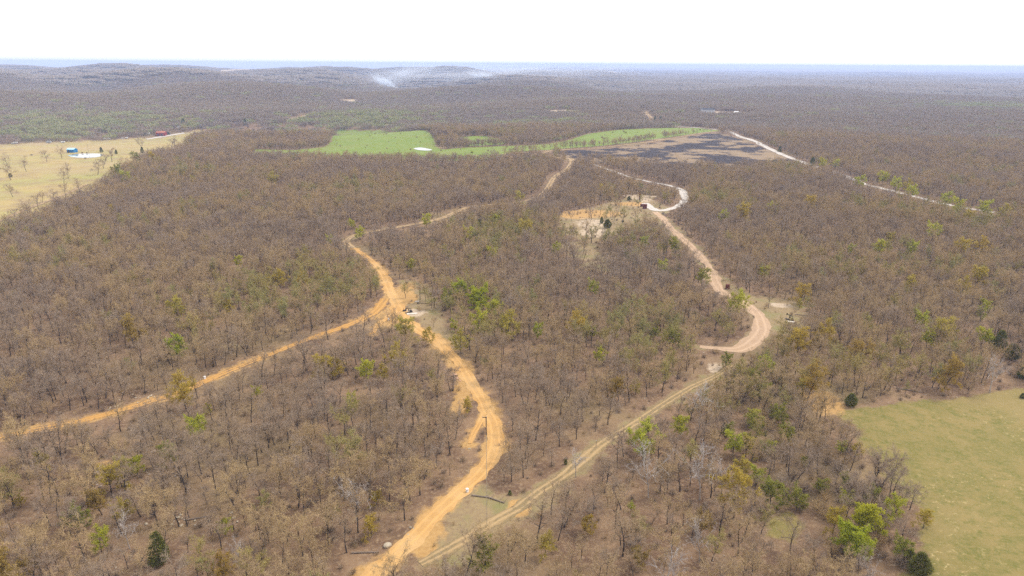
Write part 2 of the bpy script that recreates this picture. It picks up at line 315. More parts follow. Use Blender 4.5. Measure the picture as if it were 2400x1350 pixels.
def catmull(P, step):
    out = []; n = len(P)
    for i in range(n - 1):
        p0, p1, p2, p3 = P[max(i - 1, 0)], P[i], P[i + 1], P[min(i + 2, n - 1)]
        m = max(2, int(np.hypot(*(p2 - p1)[:2]) / step))
        for j in range(m):
            t = j / m
            out.append(.5 * ((2 * p1) + (-p0 + p2) * t + (2 * p0 - 5 * p1 + 4 * p2 - p3) * t * t + (-p0 + 3 * p1 - 3 * p2 + p3) * t ** 3))
    out.append(P[-1]); return np.array(out)
ROADC = []
for nm, mk, pts in ROADS:
    w = np.array([[*hit(p[0], p[1])[:2], p[2] * (.88 if mk == 'orange_road' else 1.3 if nm == 'forest_track' and mk == 'faint_road' else 1)] for p in pts])
    c = catmull(w, max(.8, np.hypot(*w[:, :2].mean(0)) / 260)); ROADC.append((nm, mk, c))
allc = np.concatenate([c for _, _, c in ROADC])
RK = kdtree.KDTree(len(allc))
for i, p in enumerate(allc): RK.insert((p[0], p[1], 0), i)
RK.balance()
ALLK = np.concatenate([[mk in ('orange_road', 'branch_road')] * len(c) for _, mk, c in ROADC])
def road_gap(x, y):
    co, i, d = RK.find((x, y, 0)); return d - allc[i, 2] / 2

# ------------------------------------------------------------------ terrain, split into ground, fields and meadows
def build_ground():
    az = np.radians(np.concatenate([np.arange(-180, -56, 4), np.arange(-56, 56.01, .26), np.arange(60, 180, 4)]))
    rr = np.concatenate([[2, 20, 45, 70], np.geomspace(85, 1500, 300), np.geomspace(1520, 34000, 200)])
    A, Rr = np.meshgrid(az, rr); X = Rr * np.sin(A); Y = Rr * np.cos(A); Z = zf(X, Y)
    na, nr = len(az), len(rr); V = np.c_[X.ravel(), Y.ravel(), Z.ravel()]
    idx = np.arange(na * nr).reshape(nr, na)
    q = np.stack([idx[:-1, :], np.roll(idx, -1, 1)[:-1, :], np.roll(idx, -1, 1)[1:, :], idx[1:, :]], -1).reshape(-1, 4)
    N = len(V); at = {n_: np.zeros(N) for n_ in ('clear', 'meadow', 'pasture', 'green', 'burn', 'dirt', 'pale')}
    r = np.hypot(V[:, 0], V[:, 1]); near = np.nonzero((r < 2200) & (np.abs(np.degrees(np.arctan2(V[:, 0], V[:, 1]))) < 57))[0]
    P = V[near, :2]
    for n_, polys in POLYW.items():
        for pl in polys:
            soft = {'clear': 5.0, 'meadow': 3.0}.get(n_, 4.0)
            at[n_][near] = np.maximum(at[n_][near], np.clip(.5 + poly_sd(P, pl) / (2 * soft), 0, 1))
    for n_, c, u, v in SPOTW:
        e = np.hypot((V[:, 0] - c[0]) / u, (V[:, 1] - c[1]) / (v * 2.2)); at[n_] = np.maximum(at[n_], np.clip(1.25 - .75 * e, 0, 1) * (e < 1.7))
    for i in near:
        if r[i] > 420: continue
        _, ci, d = RK.find((V[i, 0], V[i, 1], 0)); d -= allc[ci, 2] / 2
        if d < 3.2: nm_ = 'dirt' if ALLK[ci] else 'clear'; at[nm_][i] = max(at[nm_][i], .58 - .15 * max(d, 0))
    own = np.zeros(N, int)
    for j, n_ in enumerate(('meadow', 'pasture', 'green', 'burn')): own[at[n_] > .5] = j + 1
    fo = np.max(own[q], axis=1)
    names = [('ground', 'leaf-littered woodland floor under the bare oaks'), ('meadow', 'mown straw-green hay meadow beside the creek trees'),
             ('pasture', 'tan winter pasture with lone oaks'), ('field', 'bright new green grass field beyond the woods'), ('burnt_field', 'blackened burnt patches over dry grass beside the white road')]
    for j, (nm, lb) in enumerate(names):
        qq = q[fo == j]; used, inv = np.unique(qq, return_inverse=True)
        me = bpy.data.meshes.new(nm); me.from_pydata(V[used].tolist(), [], inv.reshape(-1, 4).tolist())
        me.materials.append(M['ground'])
        for n_, a_ in at.items():
            t = me.attributes.new(n_, 'FLOAT', 'POINT'); t.data.foreach_set('value', a_[used].astype(np.float32))
        me.polygons.foreach_set('use_smooth', [True] * len(me.polygons)); me.update()
        tag(put(nm, me), lb, 'ground' if j == 0 else 'field', kind='structure')
build_ground()

RLAB = ['wide orange clay road curving through the bare woods', 'thin tan track winding on past the hairpin bend', 'narrow orange track joining the clay road at the junction', 'short orange spur below the road junction', 'short orange spur looping off the clay road bend',
        'grassy two-track trail running diagonally to the gravel bend', 'pinkish gravel road climbing past the rusty tank', 'pale gravel loop at the well pad', 'straight white gravel county road', 'tan side road leaving the county road', 'pale track along the edge of the green field', 'small hooked track beside the burnt field', 'tan track along the pasture edge', 'pale driveway below the red barn', 'far bare dirt track on the hillside']
for (nm, mk, c), lb in zip(ROADC, RLAB):
    n = len(c); tn = np.gradient(c[:, :2], axis=0); tn /= np.maximum(np.hypot(tn[:, 0], tn[:, 1]), 1e-6)[:, None]; nv = np.c_[tn[:, 1], -tn[:, 0]]
    dist = np.hypot(c[:, 0], c[:, 1]); cr = np.array([-1, -.7, -.35, 0, .35, .7, 1])
    jr = np.random.default_rng(n)
    def wob(): 
        a = jr.normal(size=n + 12); b = np.convolve(a, np.ones(5) / 5, 'same')[6:-6]; d_ = np.convolve(a, np.ones(2) / 2, 'same')[6:-6]; return .20 * b + .09 * d_
    wl, wr = 1 + wob() * 1.1, 1 + wob() * 1.1
    V, A_ = [], []
    for j, s in enumerate(cr):
        k_ = np.where(s < 0, wl, wr); off = s * c[:, 2] / 2 * (k_ if abs(s) == 1 else 1)
        p = c[:, :2] + nv * off[:, None]
        V.append(np.c_[p, zf(p[:, 0], p[:, 1]) + .05 + dist * .00022 - (.05 if abs(s) == 1 else 0)]); A_.append(np.full(n, s))
    V = np.stack(V, 1).reshape(-1, 3); A_ = np.stack(A_, 1).ravel(); m = len(cr)
    f = [(i * m + j, i * m + j + 1, (i + 1) * m + j + 1, (i + 1) * m + j) for i in range(n - 1) for j in range(m - 1)]
    me = mesh(nm, V, f, [M[mk]], smooth=True); t = me.attributes.new('across', 'FLOAT', 'POINT'); t.data.foreach_set('value', A_.astype(np.float32))
    tag(put(nm, me), lb, 'road', kind='structure')
for nm, lb in (('stock', 'pale stock pond in the tan pasture'), ('field', 'small bright pond in the green field')):
    w = POND[nm]; c = w.mean(0); sm = catmull(np.vstack([w, w[:1]]), 2.0)[:-1]
    V = [c] + [p for p in sm]; n = len(sm); me = mesh('pond', V, [(0, 1 + i, 1 + (i + 1) % n) for i in range(n)], [M['pond']])
    for p in me.polygons:
        if p.normal.z < 0: p.flip()
    tag(put('pond', me), lb, 'pond', kind='structure')

# ------------------------------------------------------------------ trees
class TB:
    """collects branches: tubes for trunk and limbs, slim triangles for twigs and leaves"""
    def __init__(s): s.v = []; s.f = []
    def tube(s, p, q, r0, r1, n=5):
        d = q - p; L = np.linalg.norm(d); d = d / max(L, 1e-6); a = np.cross(d, [0.3, 1, .2]); a /= np.linalg.norm(a); b = np.cross(d, a); o = len(s.v)
        for pt, r in ((p, r0), (q, r1)):
            for i in range(n):
                t = 2 * math.pi * i / n; s.v.append(pt + (a * math.cos(t) + b * math.sin(t)) * r)
        for i in range(n): j = (i + 1) % n; s.f.append((o + i, o + j, o + n + j, o + n + i))
    def rib(s, p, q, w, rg):
        d = q - p; a = np.cross(d, rg.normal(size=3)); a /= max(np.linalg.norm(a), 1e-6); o = len(s.v)
        s.v += [p - a * w / 2, p + a * w / 2, q]; s.f.append((o, o + 1, o + 2))
    def leaf(s, p, sz, rg):
        a = rg.normal(size=3); a /= np.linalg.norm(a); b = np.cross(a, rg.normal(size=3)); b /= np.linalg.norm(b); o = len(s.v)
        s.v += [p - a * sz * .5, p + a * sz * .5, p + b * sz * .9]; s.f.append((o, o + 1, o + 2))
def unit(v): return v / max(np.linalg.norm(v), 1e-6)

def gen_tree(seed, H=9.5, spread=1.0, fine=6, tw=.030, leaves=0, leafsz=.16, bole=.38, nl=8, lean=.06, twigs=10):
    rg = np.random.default_rng(seed); T, C = TB(), TB()
    R = H * .41 * spread; r0 = .016 * H + .02
    p = np.array([0, 0, -.3]); pts = [p]; d = unit(np.array([*rg.normal(0, lean, 2), 1]))
    for i in range(5):
        d = unit(d + np.array([*rg.normal(0, .09, 2), .06])); p = p + d * H * .155; pts.append(p)
    for i in range(5): T.tube(pts[i], pts[i + 1], r0 * (1 - .15 * i), r0 * (1 - .15 * (i + 1)), 6)
    tips = []
    for k_ in range(nl):
        t = bole + (1 - bole) * (k_ + rg.uniform(0, .6)) / nl * 1.0; t = min(t, .98) * 5
        i = min(int(t), 4); b = pts[i] + (pts[i + 1] - pts[i]) * (t - i)
        az = 2.4 * k_ + rg.uniform(-.6, .6); el = rg.uniform(.15, .75) + .5 * (t / 5) ** 2
        ln = R * rg.uniform(.75, 1.15) * (1.1 - .35 * (t / 5 - bole))
        dr = np.array([math.cos(az) * math.cos(el), math.sin(az) * math.cos(el), math.sin(el)])
        q = b; rr = r0 * .46 * (1.1 - .5 * t / 5)
        segs = [q]
        for j in range(3):
            dr = unit(dr + rg.normal(0, .22, 3) + np.array([0, 0, .12])); q2 = q + dr * ln / 3
            (T if j == 0 else C).tube(q, q2, rr * (1 - .28 * j), rr * (1 - .28 * (j + 1)), 4); q = q2; segs.append(q)
        for j in range(6):
            u = .25 + .75 * (j + rg.uniform(0, .8)) / 6; u = min(u, 1) * 3; i2 = min(int(u), 2); bb = segs[i2] + (segs[i2 + 1] - segs[i2]) * (u - i2)
            dd = unit(dr * .6 + rg.normal(0, .6, 3) + np.array([0, 0, .25])); l2 = ln * rg.uniform(.3, .52); ee = bb + dd * l2
            C.rib(bb, ee, tw * 2.6, rg); C.rib(bb, ee, tw * 2.6, rg)
            for m in range(twigs):
                w = bb + (ee - bb) * rg.uniform(.25, 1); d3 = unit(dd * .7 + rg.normal(0, .7, 3) + np.array([0, 0, .15])); l3 = H * rg.uniform(.05, .095)
                e3 = w + d3 * l3; C.rib(w, e3, tw * 1.25, rg)
                for _ in range(fine):
                    g = w + (e3 - w) * rg.uniform(.2, 1); C.rib(g, g + unit(d3 + rg.normal(0, .8, 3)) * H * rg.uniform(.03, .055), tw, rg)
                for _ in range(leaves): C.leaf(w + (e3 - w) * rg.uniform(.1, 1.25) + rg.normal(0, .12, 3), leafsz * rg.uniform(.6, 1.3), rg)
    return T, C
def gen_cedar(seed, H=6.0, Wd=2.1):
    rg = np.random.default_rng(seed); T, C = TB(), TB()
    T.tube(np.array([0, 0, -.3]), np.array([0, 0, H * .85]), .14, .03, 6)
    lob = [(rg.uniform(0, 6.28), rg.uniform(.1, .85), rg.uniform(.15, .4)) for _ in range(14)]
    for _ in range(2600):
        u = rg.uniform(.04, 1) ; az = rg.uniform(0, 6.28); prof = (1 - u) ** .48 * min(1, .45 + u * 3) * Wd
        for la, lu, ls in lob: prof *= 1 + ls * math.exp(-((math.atan2(math.sin(az - la), math.cos(az - la))) / .5) ** 2 - ((u - lu) / .12) ** 2) - .03
        rr = prof * math.sqrt(rg.uniform(.25, 1)); p = np.array([math.cos(az) * rr, math.sin(az) * rr, u * H])
        d = unit(np.array([math.cos(az), math.sin(az), .5]) + rg.normal(0, .45, 3)); C.rib(p, p + d * rg.uniform(.3, .6), .17, rg)
    return T, C
def gen_shrub(seed, H=2.2, Wd=1.6, n=420, leaves=0, w=.05):
    rg = np.random.default_rng(seed); T, C = TB(), TB()
    for _ in range(7):
        d = unit(np.array([*rg.normal(0, .5, 2), 1])); T.tube(np.array([0, 0, -.15]), d * H * .6, .05, .02, 4)
    for _ in range(n):
        d = unit(np.array([*rg.normal(0, .75, 2), abs(rg.normal(.6, .4)) + .08])); p = d * np.array([Wd, Wd, H]) * rg.uniform(.2, .95)
        C.rib(p * .7, p + rg.normal(0, .2, 3), w, rg)
        for _ in range(leaves): C.leaf(p + rg.normal(0, .15, 3), .22 * rg.uniform(.6, 1.3), rg)
    return T, C

PROTO = {}
def reg(kind, gens, bark, crown):
    L = []
    for i, (T, C) in enumerate(gens):
        tm = mesh('trunk', T.v, T.f, [M[bark]]); cm = mesh('crown', C.v, C.f, [M[crown]])
        n = len(T.v); jm = mesh('tree', T.v + C.v, T.f + [tuple(a + n for a in q) for q in C.f], [M[bark], M[crown]], [0] * len(T.f) + [1] * len(C.f))
        L.append((tm, cm, jm))
    PROTO[kind] = L
reg('bare', [gen_tree(10 + i, H=[9.5, 8.5, 10.5, 9, 7.5, 10][i], spread=[1, 1.1, .9, 1.2, 1, .8][i], lean=.07) for i in range(6)], 'bark', 'twig')
reg('tan', [gen_tree(30 + i, H=[9, 9.5, 8, 10][i], spread=[1.1, 1, 1.15, .95][i], leaves=2, leafsz=.12) for i in range(4)], 'bark', 'tan')
reg('olive', [gen_tree(40 + i, H=[8.5, 9.5, 8][i], spread=[1.1, .95, 1.2][i], leaves=5, leafsz=.15, fine=3) for i in range(3)], 'bark', 'olive')
LEAFY = dict(leaves=6, leafsz=.22, fine=1)
for kd in ('gold', 'orange', 'lime', 'green', 'vivid', 'yellow'):
    dens = dict(gold=8, orange=8, lime=11, green=11, vivid=20, yellow=22)[kd]
    reg(kd, [gen_tree(50 + i + 7 * dens + len(kd), H=[8, 9][i], spread=[1.15, 1.0][i], leaves=dens, leafsz=.22, fine=1, bole=.20, nl=11) for i in range(2)], 'bark', kd)
reg('cedar', [gen_cedar(80, 6, 2.4), gen_cedar(81, 5.6, 2.7), gen_cedar(82, 4.0, 2.6)], 'bark', 'cedar')
reg('snag', [gen_tree(90 + i, H=[10, 9][i], spread=[1.25, 1.1][i], fine=2, tw=.045, twigs=6) for i in range(2)], 'snagbark', 'snag')
reg('thicket', [gen_tree(95 + i, H=7.5, spread=1.35, fine=5, tw=.075, bole=.10, nl=13, leaves=2, leafsz=.2) for i in range(3)], 'bark', 'thicket')
reg('shrub', [gen_shrub(100 + i) for i in range(3)], 'bark', 'twig')
reg('tanshrub', [gen_shrub(107 + i, H=2.6, Wd=1.5, n=300, w=.04) for i in range(2)], 'tan', 'tan')
reg('greenshrub', [gen_shrub(104 + i, n=260, leaves=3) for i in range(2)], 'bark', 'green')
CH = {k_: [max(p[2] for p in zip(*[iter([c for v in t[2].vertices for c in v.co])] * 3)) for t in v] for k_, v in PROTO.items()}
CW = {k_: [2 * float(np.percentile([math.hypot(v.co.x, v.co.y) for v in t[1].vertices], 88)) for t in L] for k_, L in PROTO.items()}

def plant(name, kind, i, x, y, sc, rz, label, cat, group):
    tm, cm, jm = PROTO[kind][i % len(PROTO[kind])]
    e = empty(name, (x, y, float(zf(x, y)) - .05), rz, sc)
    put('trunk', tm, e); put('crown', cm, e); tag(e, label, cat, group); return e

TAKEN = []; SPX = []
def special(name, kind, px, py, wpx, label, cat, group, i=None, hmax=15):
    i = random.randrange(len(PROTO[kind])) if i is None else i % len(PROTO[kind])
    g = hit(px, py); s = pxm(g); wm = max(wpx / s, .8) * (.85 if kind == 'cedar' else 1.12); sc = wm / CW[kind][i]; sc = min(sc, hmax / CH[kind][i])
    for _ in range(3):                            # stand the tree where its crown shows at that place
        top = project((g[0], g[1], g[2] + CH[kind][i] * sc * .62)); dy = project(g)[1] - top[1]; g = hit(px, py + dy)
    SPX.append((px, py, wpx, project(g)[2])); TAKEN.append((g[0], g[1], CW[kind][i] * sc * .33))
    return plant(name, kind, i, g[0], g[1], sc, random.uniform(0, 6.28), label, cat, group)

SPEC = dict(
 gold='100,1073,34 263,1113,48 293,1183,38 50,1168,20 657,645,28 708,650,26 418,715,38 537,715,22 763,852,40 790,852,28 437,902,52 1233,530,30 1190,750,52 1080,790,34 1353,750,40 950,765,40 1003,780,26 935,825,40 900,865,26 1490,900,24 1095,944,22 2083,555,20 2250,575,30 2293,570,30 2253,662,28 1877,680,30 1873,708,14 2203,770,50 1930,767,36 1867,790,44 1880,900,30 1747,1037,34 1715,1128,86 1737,1090,36 1953,1210,42 2163,1208,32 2005,1047,24 1278,1270,38 1377,1222,32 883,1163,26 870,1225,36 357,365,30 453,418,12 262,487,14 643,413,22 2125,430,24 2350,490,30 1740,490,40 1897,470,22 2267,505,22 1217,460,20 1410,440,16 180,490,12 2130,660,26 2290,640,30',
 orange='33,1322,90 240,1165,42 315,765,54 1450,900,36 1917,793,30 2017,810,44 1893,878,66 2210,860,58 1500,1300,40 520,1320,48 1640,1215,40',
 lime='323,1083,30 467,988,38 237,1255,38 530,1228,28 603,912,20 488,955,17 560,607,18 775,557,16 825,520,14 843,540,18 1000,510,20 1047,533,16 1100,541,22 1160,510,16 1303,577,18 1153,588,22 1510,562,18 1552,618,22 965,614,18 1390,667,24 1158,715,30 1120,745,36 1065,757,18 1385,772,22 1260,768,22 858,857,32 825,932,22 1407,828,24 1723,700,36 1790,633,20 1993,580,16 2058,572,24 2133,575,22 2185,535,46 2157,740,26 2170,783,30 2303,710,22 2297,730,18 2300,780,28 1795,847,28 1763,970,26 1800,1045,26 1717,1027,38 1770,1105,32 1982,1158,30 2088,1180,38 2023,1273,36 1970,1043,20 1507,1020,54 1480,1183,14 297,409,24 2098,425,32 2133,443,22 2013,422,26 2067,410,20 2242,475,28 2305,480,34 2217,460,20 1927,378,18 1957,380,14 1693,500,18 1810,483,18 1593,990,32',
 vivid='416,805,34 1077,675,30 1125,690,42 1985,1253,62 2320,795,18',
 yellow='2030,1213,68',
 green='400,1058,34 272,395,18 320,365,20 1583,570,28 1577,785,30 1533,775,20 1645,640,26 1700,838,24 1767,880,32 1787,905,28 1823,965,34 1843,1015,32 1770,992,36 1885,1078,16 1807,1140,46 1867,1160,38 2038,1150,30 1133,1290,50 1050,690,30 1920,1130,26 1983,1120,26 2113,1275,40 1700,1000,26 190,1205,42',
 cedar='375,1273,48 1123,519,9 1255,560,17 1423,521,19 1410,513,9 2362,562,24 2340,790,32 1903,376,14 1827,347,9 1474,463,9 1460,517,5 1195,1152,9 238,349,8 334,349,8 273,354,6 1548,277,8 1535,276,7 575,283,9 1326,1080,8',
)
SLAB = dict(
 gold=('leafing_oak', 'yellow-gold leafing oak standing among leafless oaks', 'gold leafing oaks'),
 orange=('leafing_oak', 'orange-tinged budding oak with a broad low crown', 'orange-tinged oaks'),
 lime=('leafing_tree', 'lime-green leafing tree among leafless oaks', 'lime-green leafing trees'),
 vivid=('leafing_tree', 'vivid green full-leaved tree standing out among bare oaks', 'vivid green trees'),
 yellow=('leafing_tree', 'bright yellow full-leaved tree beside the hay meadow', None),
 green=('leafing_tree', 'mid-green leafy tree in the woods', 'mid-green leafy trees'),
 cedar=('cedar_tree', 'dark green cedar with a dense rounded cone crown', 'dark green cedars'))
VIV = ['small vivid green tree alone above the narrow orange track', 'vivid green tree at the edge of the junction well clearing', 'broad vivid green tree just beyond the junction well clearing', 'large vivid green tree beside the bright yellow tree at the hay meadow', 'small vivid green tree beside a tall dark cedar']
for kd, txt in SPEC.items():
    nm, lb, gp = SLAB[kd]
    for j, t in enumerate(txt.split()):
        x, y, w = map(float, t.split(',')); 
        l2 = VIV[j] if kd == 'vivid' else lb
        special(nm, kd, x, y, w, l2, 'cedar' if kd == 'cedar' else 'tree', gp, hmax=13)
for x, y, w in [(1993, 932, 28), (2153, 1312, 50), (2130, 1298, 30), (2370, 818, 34), (2397, 868, 28), (25, 409, 8), (2396, 925, 12)]:
    special('cedar_bush', 'cedar', x, y, w, 'low round dark green cedar bush', 'cedar', 'round cedar bushes', i=2)
for x, y, w in [(305, 1232, 52), (835, 1150, 70), (1520, 1085, 84), (1640, 1092, 76), (1690, 1105, 60), (1350, 1075, 40), (1555, 1325, 80), (1640, 1255, 60), (2320, 862, 50), (1640, 935, 60), (560, 1290, 44), (2040, 1340, 60)]:
    special('pale_oak', 'snag', x, y, w, 'pale grey leafless tree with whitish limbs', 'tree', 'pale leafless trees')
special('cedar_tree', 'cedar', 431, 284, 17, 'tall dark evergreen standing behind the barn', 'cedar', None, hmax=16); special('leafing_oak', 'gold', 432, 296, 15, 'gold leafing tree below the tall dark evergreen', 'tree', None)
special('grey_oak', 'bare', 1740, 1195, 84, 'large blue-grey leafless tree below the big gold tree', 'tree', None, i=3)
for x, y, w in [(20, 370, 26), (26, 396, 34), (62, 378, 26), (110, 360, 16), (145, 350, 30), (150, 405, 26), (160, 394, 20), (31, 440, 22), (229, 385, 24), (242, 372, 22), (262, 357, 22), (334, 332, 14), (100, 455, 20), (62, 480, 22), (90, 466, 24), (128, 455, 20), (155, 440, 22), (185, 428, 22), (35, 497, 20), (405, 335, 22), (412, 326, 14)]:
    special('pasture_oak', 'bare', x, y, w, 'lone bare oak standing in the tan pasture', 'tree', 'lone oaks in the pasture')
# ------------------------------------------------------------------ woodland scatter
TH = [W(p)[:, :2] for p in ([(540, 292), (600, 286), (700, 290), (785, 300), (780, 318), (740, 340), (690, 348), (640, 342), (560, 345), (520, 320)], [(1005, 308), (1030, 312), (1060, 330), (1050, 350), (1020, 345)], [(1060, 312), (1200, 305), (1380, 298), (1460, 300), (1370, 315), (1300, 335), (1180, 345), (1060, 345)], [(440, 312), (520, 300), (540, 320), (450, 335)])]
def masks_at(P):
    bad = np.zeros(len(P), bool); sparse = np.zeros(len(P), bool)
    for n_ in ('meadow', 'pasture', 'green', 'burn'):
        for pl in POLYW[n_]: bad |= poly_sd(P, pl) > (-1.5 if n_ == 'meadow' else 0)
    for pl in POLYW['clear']: sparse |= poly_sd(P, pl) > 0
    for a, c, u, v in SPOTW: sparse |= np.hypot((P[:, 0] - c[0]) / u, (P[:, 1] - c[1]) / (v * 2.2)) < 1.0
    for pl in TH[:2] + TH[3:]: bad |= (poly_sd(P, pl) > 0) & (RNG.random(len(P)) < .45)
    for w in POND.values(): bad |= poly_sd(P, w[:, :2]) > -4
    return bad, sparse
def jitter(r0, r1, s, azm=50):
    m = r1 * math.sin(math.radians(azm)); xs = np.arange(-m, m, s); ys = np.arange(0, r1, s)
    X, Y = np.meshgrid(xs, ys); P = np.c_[X.ravel(), Y.ravel()] + RNG.uniform(-.48, .48, (X.size, 2)) * s
    r = np.hypot(P[:, 0], P[:, 1]); az = np.degrees(np.arctan2(P[:, 0], P[:, 1]))
    return P[(r > r0) & (r < r1) & (np.abs(az) < azm)]
R_NEAR = 1150.0
P = jitter(82, R_NEAR, 4.1); P = P[RNG.random(len(P)) < .88]
bad, sp = masks_at(P); P, sp = P[~bad], sp[~bad]; P = P[~sp | (RNG.random(len(P)) < .10)]
gap = np.array([road_gap(*p) for p in P]); P = P[gap > 2.4]
def roadside(p):                                  # thinned verge on the near side of the roads
    r = math.hypot(*p); u = p / r; reach = min(6.0 * r / CAM_H, 34.0)
    return any(road_gap(*(p + u * reach * f)) < .6 for f in (.2, .4, .6, .8, 1.0))
P = P[np.array([not (roadside(p) and RNG.random() < (.95 if p[0] ** 2 + p[1] ** 2 < 202500 else .92)) for p in P])]
TK = kdtree.KDTree(len(TAKEN))
for i, t in enumerate(TAKEN): TK.insert((t[0], t[1], 0), i)
TK.balance()
def free(p):
    co, i, d = TK.find((p[0], p[1], 0)); return d > TAKEN[i][2]
P = P[np.array([free(p) for p in P])]
SPX = np.array(SPX)
def veils(p):                                     # a neighbour right in front of a leafy tree
    x, y, d = project((p[0], p[1], float(zf(*p)) + 6)); h = 6 * FPX / d
    return bool(np.any((np.abs(SPX[:, 0] - x) < SPX[:, 2] * .5 + h * .35) & (np.abs(SPX[:, 1] - y) < SPX[:, 2] * .4 + h * .5) & (SPX[:, 3] > d + 1)))
P = P[np.array([not (veils(p) and RNG.random() < .6) for p in P])]
dst = np.hypot(P[:, 0], P[:, 1])
pn = ns(sines(10, 60, 260), P[:, 0], P[:, 1]) * .5 + RNG.normal(0, .55, len(P))
ctr = np.exp(-((P[:, 0] - 40) / 130) ** 2 - ((P[:, 1] - 330) / 160) ** 2)
kindi = np.where(pn + .5 * ctr > 1.08, 2, np.where(pn > .12, 1, 0))       # bare, tan, olive
KN = ['bare', 'tan', 'olive']
scl = np.clip(RNG.normal(.88, .16, len(P)), .5, 1.3); small = RNG.random(len(P)) < .18; scl[small] *= .6
rot = RNG.uniform(0, 6.28, len(P)); var = RNG.integers(0, 12, len(P))
Zs = zf(P[:, 0], P[:, 1]); prj = np.array([project((P[i, 0], P[i, 1], Zs[i] + 4)) for i in range(len(P))])
inframe = (prj[:, 0] > -10) & (prj[:, 0] < 2410) & (prj[:, 1] > 0) & (prj[:, 1] < 1370)
single = np.zeros(len(P), bool)
TLAB = dict(bare=('oak_tree', 'leafless grey-brown oak in the open woodland', 'leafless grey-brown oaks'), tan=('budding_oak', 'tan-budded oak with a soft brown crown in the woodland', 'tan-budded oaks'),
            olive=('olive_oak', 'olive-gold budding oak in the woodland', 'olive-gold budding oaks'))
for kk, kd in enumerate(KN):
    c = np.nonzero(inframe & (kindi == kk) & ~small)[0]; c = c[np.argsort(dst[c])][:300 if kk < 2 else 160]; single[c] = True
    for i in c: plant(TLAB[kd][0], kd, int(var[i]), P[i, 0], P[i, 1], float(scl[i]), float(rot[i]), TLAB[kd][1], 'oak tree', TLAB[kd][2])

def gn_scatter(name, pts, rot, scl, idx, protos, label, cat):
    pc = bpy.data.collections.new(name + '_sources')
    for j, me in enumerate(protos): pc.objects.link(bpy.data.objects.new('source_%02d_%s' % (j, name), me))
    me = bpy.data.meshes.new(name); me.from_pydata([tuple(p) for p in pts], [], [])
    for n_, a_, ty in (('rot', rot, 'FLOAT'), ('scl', scl, 'FLOAT'), ('idx', idx, 'INT')):
        t = me.attributes.new(n_, ty, 'POINT'); t.data.foreach_set('value', np.asarray(a_, np.int32 if ty == 'INT' else np.float32))
    o = put(name, me); tag(o, label, cat, kind='stuff')
    g = bpy.data.node_groups.new(name, 'GeometryNodeTree')
    g.interface.new_socket('Geometry', in_out='INPUT', socket_type='NodeSocketGeometry'); g.interface.new_socket('Geometry', in_out='OUTPUT', socket_type='NodeSocketGeometry')
    gi, go = g.nodes.new('NodeGroupInput'), g.nodes.new('NodeGroupOutput')
    ip = g.nodes.new('GeometryNodeInstanceOnPoints'); ci = g.nodes.new('GeometryNodeCollectionInfo'); ci.inputs['Collection'].default_value = pc
    ci.inputs['Separate Children'].default_value = True; ci.inputs['Reset Children'].default_value = True
    def na(n_, ty): q = g.nodes.new('GeometryNodeInputNamedAttribute'); q.data_type = ty; q.inputs['Name'].default_value = n_; return q.outputs['Attribute']
    cx = g.nodes.new('ShaderNodeCombineXYZ'); g.links.new(na('rot', 'FLOAT'), cx.inputs['Z'])
    g.links.new(gi.outputs[0], ip.inputs['Points']); g.links.new(ci.outputs[0], ip.inputs['Instance']); ip.inputs['Pick Instance'].default_value = True
    g.links.new(na('idx', 'INT'), ip.inputs['Instance Index']); g.links.new(cx.outputs[0], ip.inputs['Rotation']); g.links.new(na('scl', 'FLOAT'), ip.inputs['Scale'])
    g.links.new(ip.outputs[0], go.inputs[0])
    md = o.modifiers.new('scatter', 'NODES'); md.node_group = g; return o
rest = ~single
for kk, kd in enumerate(KN):
    m = rest & (kindi == kk); n = len(PROTO[kd])
    gn_scatter('woodland', np.c_[P[m], Zs[m] - .05], rot[m], scl[m], var[m] % n, [t[2] for t in PROTO[kd]], ['mass of leafless grey-brown oak woodland', 'mass of tan-budded oak woodland', 'mass of olive-gold budding oak woodland'][kk], 'woodland')
# low brush and stones on the forest floor
Q = jitter(82, 560, 3.6); Q = Q[RNG.random(len(Q)) < .62]; b2, s2 = masks_at(Q); Q = Q[~b2 & (~s2 | (RNG.random(len(Q)) < .4))]; gq = np.array([road_gap(*p) for p in Q]); Q = Q[gq > .8]
US = RNG.uniform(.3, .95, len(Q)); CRK = W([(1690, 880), (1800, 850), (1900, 990), (2010, 1060), (2090, 1170), (2140, 1290), (2100, 1350), (1950, 1310), (1850, 1160), (1740, 1000)])[:, :2]
Q2 = jitter(90, 330, 3.0); Q2 = Q2[(poly_sd(Q2, CRK) > 0) & (RNG.random(len(Q2)) < .5)]; Q = np.vstack([Q, Q2]); US = np.r_[US, RNG.uniform(.9, 2.1, len(Q2))]
gn_scatter('undergrowth', np.c_[Q, zf(Q[:, 0], Q[:, 1])], RNG.uniform(0, 6.28, len(Q)), US, RNG.integers(0, 5, len(Q)), [t[2] for t in PROTO['shrub']] + [t[2] for t in PROTO['tanshrub']], 'low grey twiggy brush on the woodland floor', 'undergrowth')

